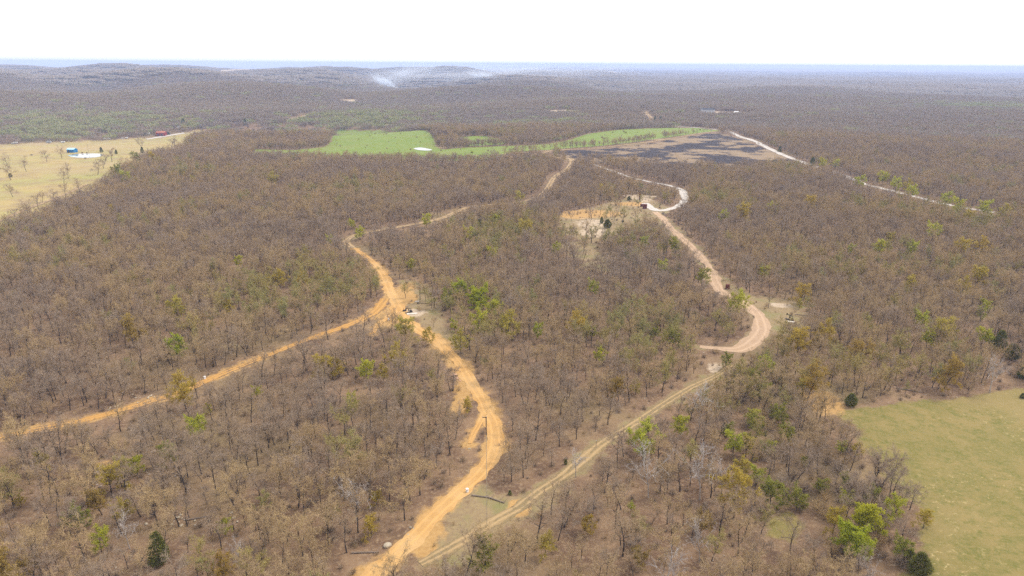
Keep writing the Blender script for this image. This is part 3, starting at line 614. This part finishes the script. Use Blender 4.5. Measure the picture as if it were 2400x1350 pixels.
def rock_mesh(seed, mat, sy=.75, sz=.55):
    rg = np.random.default_rng(seed); bm = bmesh.new(); bmesh.ops.create_icosphere(bm, subdivisions=2, radius=.5)
    for _ in range(7):                         # break flat faces off a lump of stone
        n_ = unit(rg.normal(size=3)); d_ = rg.uniform(.26, .42)
        for v in bm.verts:
            h_ = float(np.dot(v.co, n_)) - d_
            if h_ > 0: v.co -= Vector(n_ * h_)
    for v in bm.verts: v.co = Vector((v.co.x, v.co.y * sy, v.co.z * sz)) + Vector(rg.normal(0, .012, 3))
    me = bpy.data.meshes.new('boulder'); bm.to_mesh(me); bm.free(); me.materials.append(M[mat]); return me
ROCK = {m: [rock_mesh(i + 10 * j, m) for i in range(3)] for j, m in enumerate(('rock', 'palerock', 'pinkrock'))}
Q = jitter(85, 420, 7.0); Q = Q[RNG.random(len(Q)) < (.30 * (.4 + .6 * (ns(sines(6, 50, 160), Q[:, 0], Q[:, 1]) > .2)))]; b2, s2 = masks_at(Q); Q = Q[~b2]
Q = np.repeat(Q, 3, 0) + RNG.normal(0, 1.6, (len(Q) * 3, 2))
gn_scatter('rubble', np.c_[Q, zf(Q[:, 0], Q[:, 1]) + .05], RNG.uniform(0, 6.28, len(Q)), RNG.uniform(.2, .75, len(Q)) ** 1.3, RNG.integers(0, 6, len(Q)), ROCK['rock'] + ROCK['palerock'], 'loose pale stones scattered on the woodland floor', 'stones')
RL = dict(rock=('grey sandstone boulder in a rocky outcrop', 'grey outcrop boulders'), palerock=('pale cream sandstone boulder', 'pale boulders'), pinkrock=('pinkish sandstone boulder beside the clay road', 'pink roadside boulders'))
BL = [('palerock', 908, 1280, 1.9), ('pinkrock', 1064, 880, 1.9), ('pinkrock', 1070, 887, 1.5), ('pinkrock', 1059, 888, 1.2), ('pinkrock', 1078, 893, .9), ('palerock', 944, 768, 2.0), ('palerock', 930, 771, 2.2), ('palerock', 1100, 1052, .9),
      ('rock', 232, 1102, 3.4), ('rock', 246, 1110, 2.6), ('rock', 225, 1112, 2.2), ('rock', 258, 1115, 1.8), ('rock', 297, 1138, 2.2), ('rock', 360, 1060, 1.6)]
rr = random.Random(5)
for x, y, sx, sy, n, m in [(330, 932, 26, 10, 12, 'palerock'), (262, 952, 16, 9, 8, 'palerock'), (215, 1132, 26, 14, 9, 'rock'), (360, 1110, 30, 12, 8, 'rock'), (430, 1222, 40, 10, 14, 'palerock'), (1345, 556, 24, 9, 18, 'rock'), (1400, 572, 20, 7, 10, 'rock'), (1325, 575, 14, 5, 7, 'palerock'), (560, 1200, 40, 14, 8, 'palerock'), (80, 1290, 50, 22, 9, 'rock'), (1090, 950, 10, 18, 6, 'pinkrock'), (1660, 660, 8, 12, 6, 'pinkrock'), (960, 1240, 10, 10, 4, 'palerock')]:
    for _ in range(n): BL.append((m, rr.gauss(x, sx * .6), rr.gauss(y, sy * .6), rr.uniform(.35, 1.15)))
for j, (m, x, y, s) in enumerate(BL):
    g = hit(x, y); o = put('boulder', ROCK[m][j % 3]); o.location = (g[0], g[1], g[2] + .12 * s); o.scale = (s, s, s * rr.uniform(.7, 1.1)); o.rotation_euler = (rr.uniform(-.15, .15), rr.uniform(-.15, .15), rr.uniform(0, 6.28))
    tag(o, 'large cream boulder at the edge of the wide orange road' if j == 0 else RL[m][0], 'boulder', RL[m][1])

# round thickets and shrubs round the green field
tr = random.Random(11)
npl = 0
for pl, n in zip(TH, (185, 24, 55, 30)):
    lo, hi = pl.min(0), pl.max(0); k_ = 0; it = 0
    while k_ < n and it < 6000:
        it += 1; q = np.array([[tr.uniform(lo[0], hi[0]), tr.uniform(lo[1], hi[1])]])
        if poly_sd(q, pl)[0] < 0 or road_gap(*q[0]) < 3: continue
        if n in (55,) and any(poly_sd(q, g_)[0] > 2 for g_ in POLYW['green']) : continue
        plant('thicket_tree', 'thicket', k_, q[0, 0], q[0, 1], tr.uniform(.7, 1.25), tr.uniform(0, 6.28), 'round twiggy thicket tree at the edge of the green field', 'tree', 'round thicket trees'); k_ += 1
for j in range(90):
    while True:
        pl = POLYW['green'][0]; q = np.array([[tr.uniform(*pl[:, 0][[pl[:, 0].argmin(), pl[:, 0].argmax()]]), tr.uniform(pl[:, 1].min(), pl[:, 1].max())]])
        if poly_sd(q, pl)[0] > 2 and road_gap(*q[0]) > 2: break
    plant('field_shrub', ('shrub', 'greenshrub')[j % 3 == 0], j, q[0, 0], q[0, 1], tr.uniform(.5, 1.35), tr.uniform(0, 6.28), ('small leafless shrub dotted in the green field', 'small dark leafy shrub dotted in the green field')[j % 3 == 0], 'shrub', ('leafless shrubs in the green field', 'leafy shrubs in the green field')[j % 3 == 0])

# ------------------------------------------------------------------ distant woods: stands of small trees, then rolling canopy
def tiny_tree(T, tint, x, y, h, rg, n=26):
    t = rg.random(); o = len(T.v); w0 = h * .34
    T.tube(np.array([x, y, -.5]), np.array([x, y, h * .55]), .2, .12, 3)
    for _ in range(n):
        d = unit(np.array([*rg.normal(0, 1, 2), abs(rg.normal(.75, .5))])); b = np.array([x, y, h * .5]); e = b + d * np.array([w0, w0, h * .5]) * rg.uniform(.75, 1.05)
        T.rib(b + (e - b) * rg.uniform(.1, .5), e, h * .055, rg)
        T.rib(e + rg.normal(0, .5, 3), b + (e - b) * .6, h * .05, rg)
    tint += [t] * (len(T.v) - o)
def stand(seed, size, n, mat, far=False):
    rg = np.random.default_rng(seed); T = TB(); tint = []
    g = int(math.ceil(math.sqrt(n)))
    for i in range(n):
        x = ((i % g) + rg.uniform(.1, .9)) / g * size - size / 2; y = ((i // g) + rg.uniform(.1, .9)) / g * size - size / 2; h = rg.uniform(7, 11)
        if not far: tiny_tree(T, tint, x, y, h, rg)
        else:
            o = len(T.v); k_ = 6; h *= 1.0; w = rg.uniform(3.4, 5.6); t = rg.random()
            for ring, (z_, r_) in enumerate(((h * .25, w * .8), (h * .6, w), (h * .9, w * .55))):
                for a in range(k_): b = 6.283 * (a + .5 * ring) / k_; u = rg.uniform(.75, 1.2); T.v.append(np.array([x + math.cos(b) * r_ * u, y + math.sin(b) * r_ * u, z_ * rg.uniform(.9, 1.1)]))
            T.v.append(np.array([x, y, h])); top = len(T.v) - 1
            for ring in range(2):
                for a in range(k_): a2 = (a + 1) % k_; T.f.append((o + ring * k_ + a, o + ring * k_ + a2, o + (ring + 1) * k_ + a2, o + (ring + 1) * k_ + a))
            for a in range(k_): T.f.append((o + 2 * k_ + a, o + 2 * k_ + (a + 1) % k_, top))
            tint += [t] * (len(T.v) - o)
    me = mesh('stand', T.v, T.f, [M[mat]]); a = me.attributes.new('tint', 'FLOAT', 'POINT'); a.data.foreach_set('value', np.asarray(tint, np.float32)); return me
ST = [stand(200 + i, 24, 22, 'fartwig') for i in range(5)] + [stand(210 + i, 24, 20, 'fargreen') for i in range(3)]
Q = jitter(R_NEAR, 3000, 17.5, 44); b2, s2 = masks_at(Q); Q = Q[~b2 & ~s2]; gq = np.array([road_gap(*p) for p in Q]); Q = Q[gq > 9]
valley = [(hit(*p), rd) for p, rd in (((205, 292), 170), ((150, 300), 140), ((250, 282), 120), ((60, 300), 130), ((840, 287), 150), ((780, 290), 110), ((1250, 296), 90), ((2390, 255), 180))]
pg = np.full(len(Q), .035)
for g, rd in valley: pg = np.maximum(pg, .85 * np.exp(-(np.hypot(Q[:, 0] - g[0], Q[:, 1] - g[1]) / rd) ** 2))
isg = RNG.random(len(Q)) < pg
gn_scatter('distant_woodland', np.c_[Q, zf(Q[:, 0], Q[:, 1]) - .3], RNG.uniform(0, 6.28, len(Q)), RNG.uniform(.85, 1.15, len(Q)), np.where(isg, RNG.integers(5, 8, len(Q)), RNG.integers(0, 5, len(Q))), ST, 'distant leafless woodland on the hillsides', 'woodland')
FT = [stand(230 + i, 95, 150, 'canopy', True) for i in range(5)]
FT2 = [stand(240 + i, 50, 46, 'canopy', True) for i in range(5)]
Q = jitter(2950, 6900, 42.0, 42); b2, s2 = masks_at(Q); Q = Q[~s2]
gn_scatter('hill_woodland', np.c_[Q, zf(Q[:, 0], Q[:, 1]) - .4], RNG.uniform(0, 6.28, len(Q)), RNG.uniform(.9, 1.15, len(Q)), RNG.integers(0, 5, len(Q)), FT2, 'lavender-hazed woodland over the far hills', 'woodland')
Q = jitter(6850, 13500, 84.0, 42); b2, s2 = masks_at(Q); Q = Q[~s2]; rf = np.hypot(Q[:, 0], Q[:, 1]); keep = (rf < 8600) | (ns(sines(8, 900, 3500), Q[:, 0], Q[:, 1]) - 1.1 * ss(5200, 8000, np.hypot(Q[:, 0], Q[:, 1])) * ss(2, -6, np.degrees(np.arctan2(Q[:, 0], Q[:, 1]))) > -.9)
Q = Q[keep]
gn_scatter('far_woodland', np.c_[Q, zf(Q[:, 0], Q[:, 1]) - .5], RNG.uniform(0, 6.28, len(Q)), RNG.uniform(.9, 1.2, len(Q)), RNG.integers(0, 5, len(Q)), FT, 'far blue-hazed woodland reaching to the horizon', 'woodland')

# ------------------------------------------------------------------ built things
class BB:
    def __init__(s): s.bm = bmesh.new()
    def box(s, c, d, rz=0, rx=0, ry=0):
        m = Matrix.Translation(c) @ Matrix.Rotation(rz, 4, 'Z') @ Matrix.Rotation(ry, 4, 'Y') @ Matrix.Rotation(rx, 4, 'X') @ Matrix.Diagonal((*d, 1)); bmesh.ops.create_cube(s.bm, size=1, matrix=m); return s
    def cyl(s, c, r, h, n=16, r2=None, rx=0, ry=0, caps=True):
        m = Matrix.Translation(c) @ Matrix.Rotation(ry, 4, 'Y') @ Matrix.Rotation(rx, 4, 'X'); bmesh.ops.create_cone(s.bm, cap_ends=caps, segments=n, radius1=r, radius2=r if r2 is None else r2, depth=h, matrix=m); return s
    def bar(s, a, b, w):
        a, b = Vector(a), Vector(b); d = b - a; m = Matrix.Translation((a + b) / 2) @ d.to_track_quat('Z', 'Y').to_matrix().to_4x4() @ Matrix.Diagonal((w, w, d.length, 1)); bmesh.ops.create_cube(s.bm, size=1, matrix=m); return s
    def poly(s, v, f):
        vs = [s.bm.verts.new(p) for p in v]; [s.bm.faces.new([vs[i] for i in q]) for q in f]; return s
    def out(s, name, mat, parent):
        me = bpy.data.meshes.new(name); s.bm.to_mesh(me); s.bm.free(); me.materials.append(M[mat]); return put(name, me, parent)
def at(px, py, rz=0, name='thing'): g = hit(px, py); return empty(name, g, rz)

def shed(name, px, py, rz, w, d, h, rh, wall, roof, label, cat, door='dark', windows=0, lean=0, ndoor=1):
    e = at(px, py, rz, name); tag(e, label, cat)
    v = [(-w / 2, -d / 2, -.3), (w / 2, -d / 2, -.3), (w / 2, d / 2, -.3), (-w / 2, d / 2, -.3), (-w / 2, -d / 2, h), (w / 2, -d / 2, h), (w / 2, d / 2, h), (-w / 2, d / 2, h), (-w / 2, 0, h + rh), (w / 2, 0, h + rh)]
    BB().poly(v, [(0, 1, 5, 4), (2, 3, 7, 6), (1, 2, 6, 9, 5), (3, 0, 4, 8, 7)]).out('wall', wall, e)
    ov = .35; sl = math.atan2(rh, d / 2); L = math.hypot(rh, d / 2) + ov
    b = BB()
    for sg in (-1, 1): b.box((0, sg * (d / 4 + ov * .35), h + rh / 2 + .10 - ov * .12), (w + 2 * ov, L, .1), rx=-sg * sl)
    b.out('roof', roof, e)
    for k_ in range(ndoor): BB().box((-w * .25 + k_ * w * .4, -d / 2 - .04, min(h * .4, 1.6)), (min(3.2, w * .25), .06, min(h * .8, 3.2))).out('door', door, e)
    for k_ in range(windows): BB().box((w * .1 + k_ * w * .2, -d / 2 - .04, h * .55), (1.1, .05, .9)).out('window', 'glass', e)
    return e
shed('barn', 379, 317, .10, 15, 11, 5.2, 2.0, 'red', 'orange_roof', 'red metal barn with an orange-brown gable roof', 'barn', ndoor=2)
shed('shed', 345, 314, .10, 8, 6, 3.0, 1.2, 'white', 'white', 'white metal shed beside the red barn', 'shed')
shed('shed', 391, 314, .10, 6, 5, 2.8, 1.0, 'dark', 'dark', 'dark open shed at the end of the red barn', 'shed')
shed('shed', 170, 357, -.12, 8.5, 6, 3.4, 1.3, 'blue', 'sky_blue', 'bright blue shed with a pale roof above the stock pond', 'shed')
shed('house', 478, 299, .2, 14, 9, 3.2, 2.0, 'tan_wall', 'dark', 'low tan house with a dark roof among trees', 'house', windows=2)
shed('house', 424, 302, .2, 10, 7, 3.2, 1.6, 'white', 'grey', 'white house half hidden behind a gold tree', 'house', windows=2)
shed('house', 1658, 264, .05, 26, 14, 6, 3.5, 'grey', 'dark', 'dark-roofed building in the far woods', 'building', windows=2)
shed('shed', 1725, 268, .05, 9, 7, 4.5, 1.6, 'white', 'white', 'small white building at the far bare clearing', 'building')
def trailer(px, py, rz, L, h, label, mat='white'):
    e = at(px, py, rz, 'trailer'); tag(e, label, 'trailer', 'white trailers along the tree line' if 'parked along' in label else None)
    BB().box((0, 0, .7 + h / 2), (L, 2.4, h)).box((0, 0, .74 + h), (L + .15, 2.5, .08)).out('body', mat, e)
    for sx in (-.6, .6):
        for sy in (-1.1, 1.1): BB().cyl((sx, sy, .4), .4, .24, 12, rx=math.pi / 2).out('wheel', 'black', e)
    BB().box((L * .2, -1.21, 1.6), (.9, .04, 1.5)).out('door', 'grey', e); BB().bar((L / 2, 0, .6), (L / 2 + 1.2, 0, .5), .12).out('hitch', 'steel', e)
trailer(115, 335, .05, 7.5, 2.4, 'long pale grey box trailer under the pasture trees', 'grey'); trailer(148, 334.5, .08, 6, 1.5, 'low white stock trailer by the pasture trees')
for x, y, L in ((35, 336.5, 3.4), (30, 337, 2.4), (39, 335.5, 2.8), (246, 327, 3.5), (256, 326.5, 3), (297, 324.5, 3.2)): trailer(x, y, .1, L, 1.5, 'small white trailer parked along the tree line')
def truck(px, py, rz, mat, label):
    e = at(px, py, rz, 'pickup_truck'); tag(e, label, 'truck')
    BB().box((0, 0, .75), (5.2, 1.9, .6)).box((1.9, 0, 1.05), (1.4, 1.8, .18)).box((-1.6, .88, 1.2), (2.0, .1, .35)).box((-1.6, -.88, 1.2), (2.0, .1, .35)).out('body', mat, e)
    b = BB(); b.poly([(-.7, -.85, 1.05), (1.2, -.85, 1.05), (1.2, .85, 1.05), (-.7, .85, 1.05), (-.5, -.75, 1.8), (.6, -.75, 1.8), (.6, .75, 1.8), (-.5, .75, 1.8)], [(4, 5, 6, 7), (0, 1, 5, 4), (2, 3, 7, 6), (1, 2, 6, 5), (3, 0, 4, 7)]).out('cab', mat, e)
    BB().box((.93, 0, 1.45), (.03, 1.4, .55), ry=-.66).out('windscreen', 'glass', e)
    for sx in (-1.6, 1.6):
        for sy in (-.9, .9): BB().cyl((sx, sy, .38), .38, .25, 14, rx=math.pi / 2).out('wheel', 'black', e)
truck(287, 325, .3, 'white', 'white pickup truck parked at the pasture edge'); truck(397, 315, 1.0, 'teal', 'dark teal pickup truck parked beside the barn')

def pumpjack(px, py, rz, label, s=1.0):
    e = at(px, py, rz, 'pumpjack'); e.scale = (s, s, s); tag(e, label, 'pumpjack')
    BB().box((0, 0, .12), (5.6, 1.6, .35)).out('skid', 'black', e)
    BB().bar((.5, -.6, .2), (0, 0, 3.1), .16).bar((.5, .6, .2), (0, 0, 3.1), .16).bar((-.9, -.6, .2), (0, 0, 3.1), .16).bar((-.9, .6, .2), (0, 0, 3.1), .16).bar((-.45, -.32, 1.6), (.25, -.32, 1.6), .1).out('samson_post', 'black', e)
    w = BB(); w.bar((-2.0, 0, 2.85), (1.9, 0, 3.55), .30).out('walking_beam', 'black', e)
    b = BB(); b.poly([(1.7, -.18, 3.2), (2.3, -.18, 2.7), (2.5, -.18, 3.5), (2.2, -.18, 4.2), (1.7, -.18, 3.9), (1.7, .18, 3.2), (2.3, .18, 2.7), (2.5, .18, 3.5), (2.2, .18, 4.2), (1.7, .18, 3.9)], [(0, 1, 2, 3, 4), (9, 8, 7, 6, 5), (0, 5, 6, 1), (1, 6, 7, 2), (2, 7, 8, 3), (3, 8, 9, 4), (4, 9, 5, 0)]).out('horsehead', 'black', e)
    BB().bar((2.42, 0, .2), (2.42, 0, 3.0), .07).cyl((2.42, 0, .5), .18, .9).out('polished_rod', 'steel', e)
    for sy in (-.55, .55): BB().box((-1.9, sy, 1.1), (.9, .22, 1.5), ry=.5).out('counterweight', 'black', e); 
    for sy in (-.55, .55): BB().bar((-1.7, sy, 1.4), (-1.95, sy * .6, 2.85), .09).out('pitman_arm', 'steel', e)
    BB().box((-1.7, 0, .85), (.9, .7, 1.0)).out('gearbox', 'black', e); BB().cyl((-2.6, 0, .75), .38, .9, 14, rx=math.pi / 2).out('motor', 'rust', e)
pumpjack(958, 733, -2.5, 'black pumpjack beside the road junction', .55); pumpjack(1850, 750, 2.2, 'black pumpjack in the grassy clearing by the gravel bend', .62)
for x, y, rz, L, w, lb in ((966, 736, .25, 4.2, 1.5, 'long pale concrete slab beside the pumpjack at the junction'), (1855, 755, -.35, 2.8, 1.3, 'small pale concrete slab beside the clearing pumpjack'), (978, 707, .2, 1.8, .8, 'small pale slab near the pipe')):
    g = hit(x, y); b = BB(); b.box((0, 0, .1), (L, w, .35)); o = b.out('concrete_slab', 'concrete', None); o.location = g; o.rotation_euler = (0, 0, rz); tag(o, lb, 'slab')
    bv = o.modifiers.new('edge', 'BEVEL'); bv.width = .05; bv.segments = 2
e = at(947, 730, .3, 'engine'); e.scale = (.7, .7, .7); tag(e, 'small dark pumping engine beside the road junction', 'engine'); BB().box((0, 0, .5), (1.6, .8, .8)).out('body', 'black', e); BB().cyl((.9, 0, .7), .6, .16, 18, rx=math.pi / 2).out('flywheel', 'steel', e); BB().cyl((-.3, 0, 1.5), .07, 1.3, 8).out('exhaust', 'rust', e)
e = at(992, 712, -.08, 'pipe'); tag(e, 'dark steel pipe lying across the well clearing', 'pipe'); BB().cyl((0, 0, .25), .10, 4.6, 10, ry=math.pi / 2).out('tube', 'black', e); BB().box((-2.3, 0, .25), (.5, .4, .5)).out('valve_box', 'black', e)
def tank(name, px, py, r, h, label, cat, mat='rust', legs=False):
    e = at(px, py, .4, name); tag(e, label, cat)
    BB().cyl((0, 0, h / 2 + .1), r, h, 22, caps=False).cyl((0, 0, h / 2 + .1), r - .06, h, 22, caps=False).out('shell', mat, e)
    BB().cyl((0, 0, h - .35), r - .03, .1, 22).out('deck', 'black', e)
    b = BB()
    for z_ in (.15, h * .5, h + .06): b.cyl((0, 0, z_), r + .05, .12, 22, caps=False); b.cyl((0, 0, z_ + .06), r + .05, .02, 22)
    b.bm.faces.ensure_lookup_table(); b.out('hoop', 'rust', e)
    BB().bar((r + .12, -.25, 0), (r + .12, -.25, h + .3), .06).bar((r + .12, .25, 0), (r + .12, .25, h + .3), .06).bar((r + .12, -.25, h * .3), (r + .12, .25, h * .3), .05).bar((r + .12, -.25, h * .6), (r + .12, .25, h * .6), .05).out('ladder', 'rust', e)
tank('tank', 1705, 677, .95, 1.9, 'rusty red open-topped tank beside the gravel road', 'tank')
tank('tank', 1511, 489, 1.5, 3.0, 'rusty tank beside the pale gravel loop', 'tank'); tank('tank', 1504, 484, 1.1, 1.6, 'low rusty tub behind the rusty tank at the gravel loop', 'tank')
tank('vessel', 1499, 467, .65, 4.6, 'tall narrow rusty vessel on a pale pad', 'vessel')
e = at(1561, 505, .2, 'pipe_rack'); tag(e, 'low black pipe rack beside the gravel loop', 'rack')
for k_ in range(4): BB().bar((-2 + k_ * 1.3, -.4, 0), (-2 + k_ * 1.3, .4, 1.0), .14).out('stand', 'black', e)
BB().cyl((0, 0, 1.0), .18, 5.2, 10, ry=math.pi / 2).out('tube', 'black', e)
# tall pole by the two-track trail
e = at(1141, 1229, 0, 'utility_pole'); tag(e, 'tall thin utility pole with a short crossarm beside the two-track trail', 'pole'); g = np.array(e.location)
hh = 5.0
while project((g[0], g[1], g[2] + hh))[1] > 977: hh += .2
BB().cyl((0, 0, hh / 2 - .5), .06, hh + 1, 10, .05).out('pole', 'palerock', e); BB().box((-.3, 0, hh - .2), (.9, .1, .12)).out('crossarm', 'black', e)
for sx in (-.65, .05): BB().cyl((sx, 0, hh - .05), .05, .25, 8).out('insulator', 'grey', e)
BB().cyl((0, 0, hh - 2.2), .095, 4.2, 8).out('top_sleeve', 'dark', e)
e = at(1397, 1048, 0, 'marker_post'); tag(e, 'short pale post beside the two-track trail', 'post'); BB().box((0, 0, .9), (.14, .14, 2.2)).out('post', 'palerock', e); BB().box((0, 0, 2.04), (.18, .18, .06)).out('cap', 'grey', e)
e = at(208, 358, 0, 'utility_pole'); tag(e, 'thin utility pole standing behind the stock pond', 'pole'); BB().cyl((0, 0, 4.5), .14, 10, 8, .1).out('pole', 'wood', e); BB().box((0, 0, 8.6), (2.2, .14, .16)).out('crossarm', 'wood', e)
def barrel(px, py, label, mat='white'):
    e = at(px, py, 0, 'barrel'); tag(e, label, 'barrel'); BB().cyl((0, 0, .45), .32, .9, 16).out('drum', mat, e); b = BB(); [b.cyl((0, 0, z_), .34, .05, 16) for z_ in (.05, .32, .6, .88)]; b.out('hoop', mat, e)
barrel(1095, 1153, 'white drum beside the orange road'); barrel(911, 751, 'white drum in the fork of the junction'); barrel(480, 888, 'white drum beside the narrow orange track')
# fallen logs
lr = random.Random(9)
for x, y, rz, L in ((478, 1213, .3, 7), (856, 1296, .05, 5.5), (1160, 1172, -.5, 5), (1900, 742, -.4, 12), (640, 1240, -1.0, 4), (1130, 1165, -.2, 5), (2130, 915, -.4, 7), (100, 1015, .2, 6), (300, 1090, .6, 6)):
    e = at(x, y, rz, 'fallen_log'); tag(e, 'grey fallen tree trunk lying on the woodland floor', 'log', 'fallen logs')
    BB().cyl((0, 0, .16), .2, L, 9, .12, ry=math.pi / 2).out('trunk', 'log', e); b = BB(); [b.bar((L * u, 0, .2), (L * u + .5, sg * lr.uniform(.8, 1.6), .5), .07) for u, sg in ((.2, 1), (.3, -1), (.42, 1))]; b.out('branch', 'log', e)
# fence posts along the pasture edge
for j in range(26):
    t = j / 25; x, y = 10 + t * 195, 505 - t * 78; g = hit(x, y); e = empty('fence_post', g); tag(e, 'thin wooden fence post along the pasture track', 'fence post', 'pasture fence posts'); BB().box((0, 0, .6), (.14, .14, 1.5)).out('post', 'wood', e) if j == 0 else put('post', bpy.data.meshes['post_shared'], e)
    if j == 0: e.children[0].data.name = 'post_shared'
def cow(px, py, rz, mat, label):
    v = [(0, 0, 1.05), (-.55, 0, 1.08), (.55, 0, 1.12), (.85, 0, 1.25), (1.15, 0, 1.32), (1.42, 0, 1.12), (-.85, 0, 1.15), (-1.0, 0, .75)]
    ed = [(0, 1), (0, 2), (2, 3), (3, 4), (4, 5), (1, 6), (6, 7)]; rd = [.42, .40, .38, .26, .17, .10, .16, .04]
    for bx, par in ((-.6, 1), (.55, 2)):
        for sy in (-.22, .22):
            o = len(v); v += [(bx, sy, .72), (bx + .03, sy, .38), (bx, sy, .04)]; ed += [(par, o), (o, o + 1), (o + 1, o + 2)]; rd += [.16, .08, .07]
    for sy in (-.12, .12): o = len(v); v.append((1.1, sy * 1.9, 1.42)); ed.append((4, o)); rd.append(.04)
    me = bpy.data.meshes.new('cow'); me.from_pydata(v, ed, []); me.materials.append(M[mat]); o = put('cow', me); g = hit(px, py); o.location = g; o.rotation_euler = (0, 0, rz)
    o.modifiers.new('skin', 'SKIN'); o.modifiers.new('sub', 'SUBSURF').render_levels = 1
    for i, s in enumerate(me.skin_vertices[0].data): s.radius = (rd[i], rd[i]); s.use_root = i == 0
    tag(o, label, 'cow')
cow(200, 372.5, .2, 'cow', 'dark brown cow grazing below the stock pond'); cow(74, 365, .5, 'black', 'black cow standing alone in the pasture'); cow(193, 360, .1, 'rust', 'red-brown cow on the far bank of the stock pond'); cow(204, 360, 2.6, 'cow', 'dark cow behind the stock pond bank')
# far mast
g = hit(1205, 164); e = empty('radio_mast', g); tag(e, 'far pale radio mast near the horizon', 'mast'); BB().bar((0, 0, 0), (0, 0, 60), 5).out('mast', 'white', e); BB().box((0, 0, 50), (9, 9, 3)).out('platform', 'white', e)

# ------------------------------------------------------------------ smoke and haze
def volume_mat(name, color, dens, shape=None, aniso=0.0):
    m = bpy.data.materials.new(name); m.use_nodes = True; t = m.node_tree; t.nodes.clear(); o = t.nodes.new('ShaderNodeOutputMaterial'); v = t.nodes.new('ShaderNodeVolumePrincipled')
    v.inputs['Color'].default_value = (*color, 1); v.inputs['Density'].default_value = dens; v.inputs['Anisotropy'].default_value = aniso
    v.inputs['Density Attribute'].default_value = ''; v.inputs['Temperature Attribute'].default_value = ''; v.inputs['Color Attribute'].default_value = ''
    t.links.new(v.outputs[0], o.inputs['Volume'])
    if shape:
        tc = t.nodes.new('ShaderNodeTexCoord'); ln = t.nodes.new('ShaderNodeVectorMath'); ln.operation = 'LENGTH'; t.links.new(tc.outputs['Object'], ln.inputs[0])
        mr = t.nodes.new('ShaderNodeMapRange'); mr.inputs['From Min'].default_value = 1.0; mr.inputs['From Max'].default_value = .15; t.links.new(ln.outputs['Value'], mr.inputs['Value'])
        n = t.nodes.new('ShaderNodeTexNoise'); n.inputs['Scale'].default_value = shape; n.inputs['Detail'].default_value = 5; t.links.new(tc.outputs['Object'], n.inputs['Vector'])
        nr = t.nodes.new('ShaderNodeMapRange'); nr.inputs['From Min'].default_value = .40; nr.inputs['From Max'].default_value = .72; t.links.new(n.outputs['Fac'], nr.inputs['Value'])
        a = t.nodes.new('ShaderNodeMath'); a.operation = 'MULTIPLY'; t.links.new(mr.outputs[0], a.inputs[0]); t.links.new(nr.outputs[0], a.inputs[1])
        b = t.nodes.new('ShaderNodeMath'); b.operation = 'MULTIPLY'; b.inputs[1].default_value = dens; t.links.new(a.outputs[0], b.inputs[0]); t.links.new(b.outputs[0], v.inputs['Density'])
    return m
def smoke(px, py, dx, dz, rx, ry, rz_, tilt, dens, label, nz=1.8):
    g = hit(px, py); bm = bmesh.new(); bmesh.ops.create_icosphere(bm, subdivisions=3, radius=1); me = bpy.data.meshes.new('smoke'); bm.to_mesh(me); bm.free()
    o = put('smoke', me); o.location = (g[0] + dx, g[1] + 30, g[2] + dz); o.scale = (rx, ry, rz_); o.rotation_euler = (0, tilt, 0); me.materials.append(volume_mat('smoke', (.84, .90, 1.0), dens, nz)); tag(o, label, 'smoke', kind='stuff')
smoke(905, 208, -10, 30, 90, 60, 28, .5, .07, 'dense white smoke at the base of the larger fire')
smoke(900, 206, 70, 60, 220, 110, 48, -.18, .014, 'pale smoke plume rising over the far valley')
smoke(1120, 192, 20, 28, 90, 60, 24, .2, .045, 'small white smoke plume on the far ridge')
smoke(1100, 195, 120, 45, 720, 160, 42, -.02, .008, 'thin drifting smoke layer above the far valley', 2.4)
bm = bmesh.new(); bmesh.ops.create_cube(bm, size=1, matrix=Matrix.Translation((0, 0, -82)) @ Matrix.Diagonal((66000, 66000, 400, 1))); me = bpy.data.meshes.new('haze'); bm.to_mesh(me); bm.free()
HZ = put('haze', me); me.materials.append(volume_mat('haze', (.56, .68, 1.0), 1.25e-4, None, .0)); tag(HZ, 'pale blue haze over the far woods', 'haze', kind='stuff')
